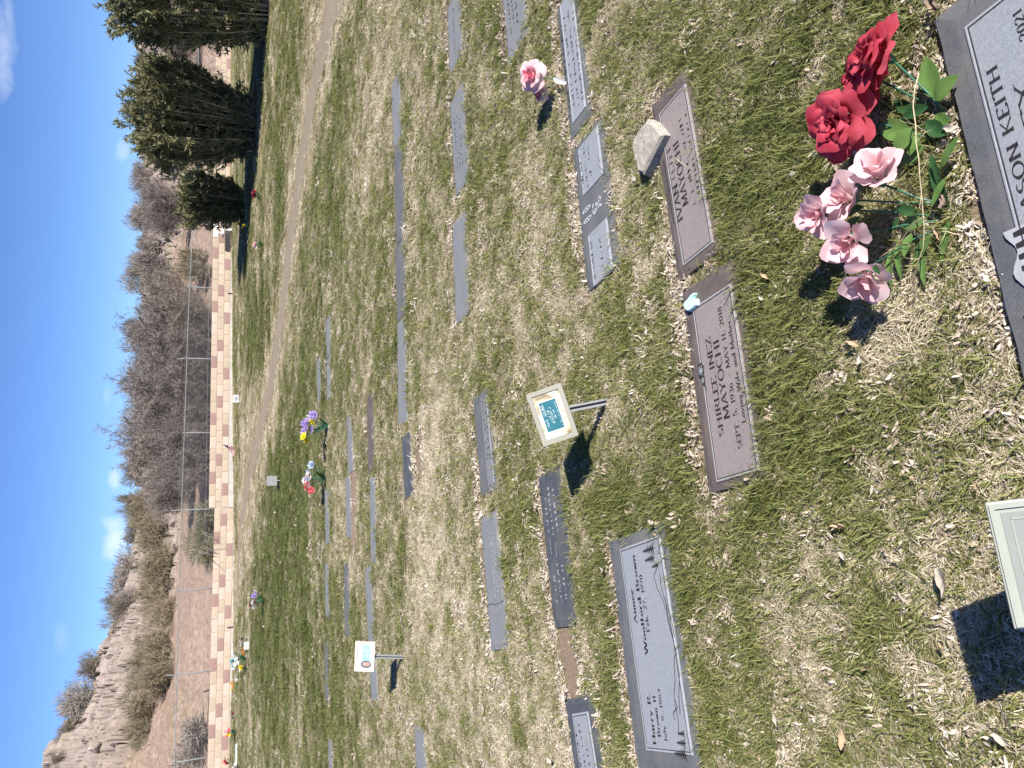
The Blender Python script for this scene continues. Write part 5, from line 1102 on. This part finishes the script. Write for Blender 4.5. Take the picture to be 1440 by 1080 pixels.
for c_, ex_, ey_, hl, hd in STONES:
    u = np.abs((x-c_[0])*ex_[0]+(y-c_[1])*ex_[1])-hl; v = np.abs((x-c_[0])*ey_[0]+(y-c_[1])*ey_[1])-hd; v_signed = (x-c_[0])*ey_[0]+(y-c_[1])*ey_[1]-hd*.6; near_side = ((x-c_[0])*ey_[0]+(y-c_[1])*ey_[1]) < 0
    dd = np.maximum(u, v); creep = np.maximum(0, vnoise(x*9, y*9, 33)-.42)*.10; keep &= dd > np.where(near_side, .004-creep, .016-creep*.6)+.012*S[:, 2]*(S[:, 2] > 1.3); farside = np.where(dd < edge, v_signed > 0, farside); edge = np.minimum(edge, dd)
litter = ((edge < .065*(.5+vnoise(x*6, y*6, 44))) & farside & (rng.random(len(x)) < np.where(y < 1.6, .26, .46)) & (y < 7)) | (rng.random(len(x)) < np.where(y < 5, .035, .02)+.10*(fbm(x*3.1, y*3.1, 101, 2) > .56)*(y < 6)) | ((bare(x, y) > .2) & (rng.random(len(x)) < .5))
isdry = isdry | ((edge < .05) & (rng.random(len(x)) < np.where(farside, .7, .22))) | ((pdn < .8) & (rng.random(len(x)) < .5) & (y > 8))
lush = np.where((~isdry) & (D < .35), 1.25, 1.)*np.where((edge < .09) & (~isdry), 1.25, 1.)*np.where(isdry, .9, 1.)*(.8+.5*vnoise(x*2.3, y*2.3, 91))
litter = litter[keep]; S = S[keep]; D = D[keep]; isdry = isdry[keep]; lush = lush[keep]; x, y = x[keep], y[keep]; n = len(x)
print('grass tufts', n)
me = bpy.data.meshes.new('grass'); me.vertices.add(n); co = np.stack([x, y, tz(x, y)], 1).astype(np.float32); me.vertices.foreach_set('co', co.ravel())
def attr(nm, ty, key, val): me.attributes.new(nm, ty, 'POINT').data.foreach_set(key, np.ascontiguousarray(val).ravel())
attr('dry', 'FLOAT', 'value', D.astype(np.float32)); attr('hue', 'FLOAT', 'value', rng.random(n).astype(np.float32)); attr('idx', 'INT', 'value', np.where(litter, 12+rng.integers(0, 4, n), rng.integers(0, 6, n)+6*isdry).astype(np.int32))
attr('rot', 'FLOAT_VECTOR', 'vector', np.stack([rng.normal(0, .08, n), rng.normal(0, .08, n), rng.uniform(0, 6.283, n)], 1).astype(np.float32)); attr('scl', 'FLOAT_VECTOR', 'vector', np.stack([S[:, 2], S[:, 2], S[:, 3]*lush], 1).astype(np.float32))
grass = link('grass', me); prop(grass, 'short lawn grass, green tufts mixed with bleached straw', 'grass', kind='stuff')
ng = bpy.data.node_groups.new('grass_scatter', 'GeometryNodeTree'); ng.interface.new_socket('Geometry', in_out='INPUT', socket_type='NodeSocketGeometry'); ng.interface.new_socket('Geometry', in_out='OUTPUT', socket_type='NodeSocketGeometry')
gi = ng.nodes.new('NodeGroupInput'); go = ng.nodes.new('NodeGroupOutput'); iop = ng.nodes.new('GeometryNodeInstanceOnPoints'); g2i = ng.nodes.new('GeometryNodeGeometryToInstance')
for o in reversed(src):
    oi = ng.nodes.new('GeometryNodeObjectInfo'); oi.inputs['Object'].default_value = o; ng.links.new(oi.outputs['Geometry'], g2i.inputs[0])
def named(nm, ty): k_ = ng.nodes.new('GeometryNodeInputNamedAttribute'); k_.data_type = ty; k_.inputs['Name'].default_value = nm; return k_.outputs['Attribute']
ng.links.new(gi.outputs[0], iop.inputs['Points']); ng.links.new(g2i.outputs[0], iop.inputs['Instance']); iop.inputs['Pick Instance'].default_value = True
ng.links.new(named('idx', 'INT'), iop.inputs['Instance Index']); ng.links.new(named('rot', 'FLOAT_VECTOR'), iop.inputs['Rotation']); ng.links.new(named('scl', 'FLOAT_VECTOR'), iop.inputs['Scale']); ng.links.new(iop.outputs[0], go.inputs[0])
md = grass.modifiers.new('scatter', 'NODES'); md.node_group = ng
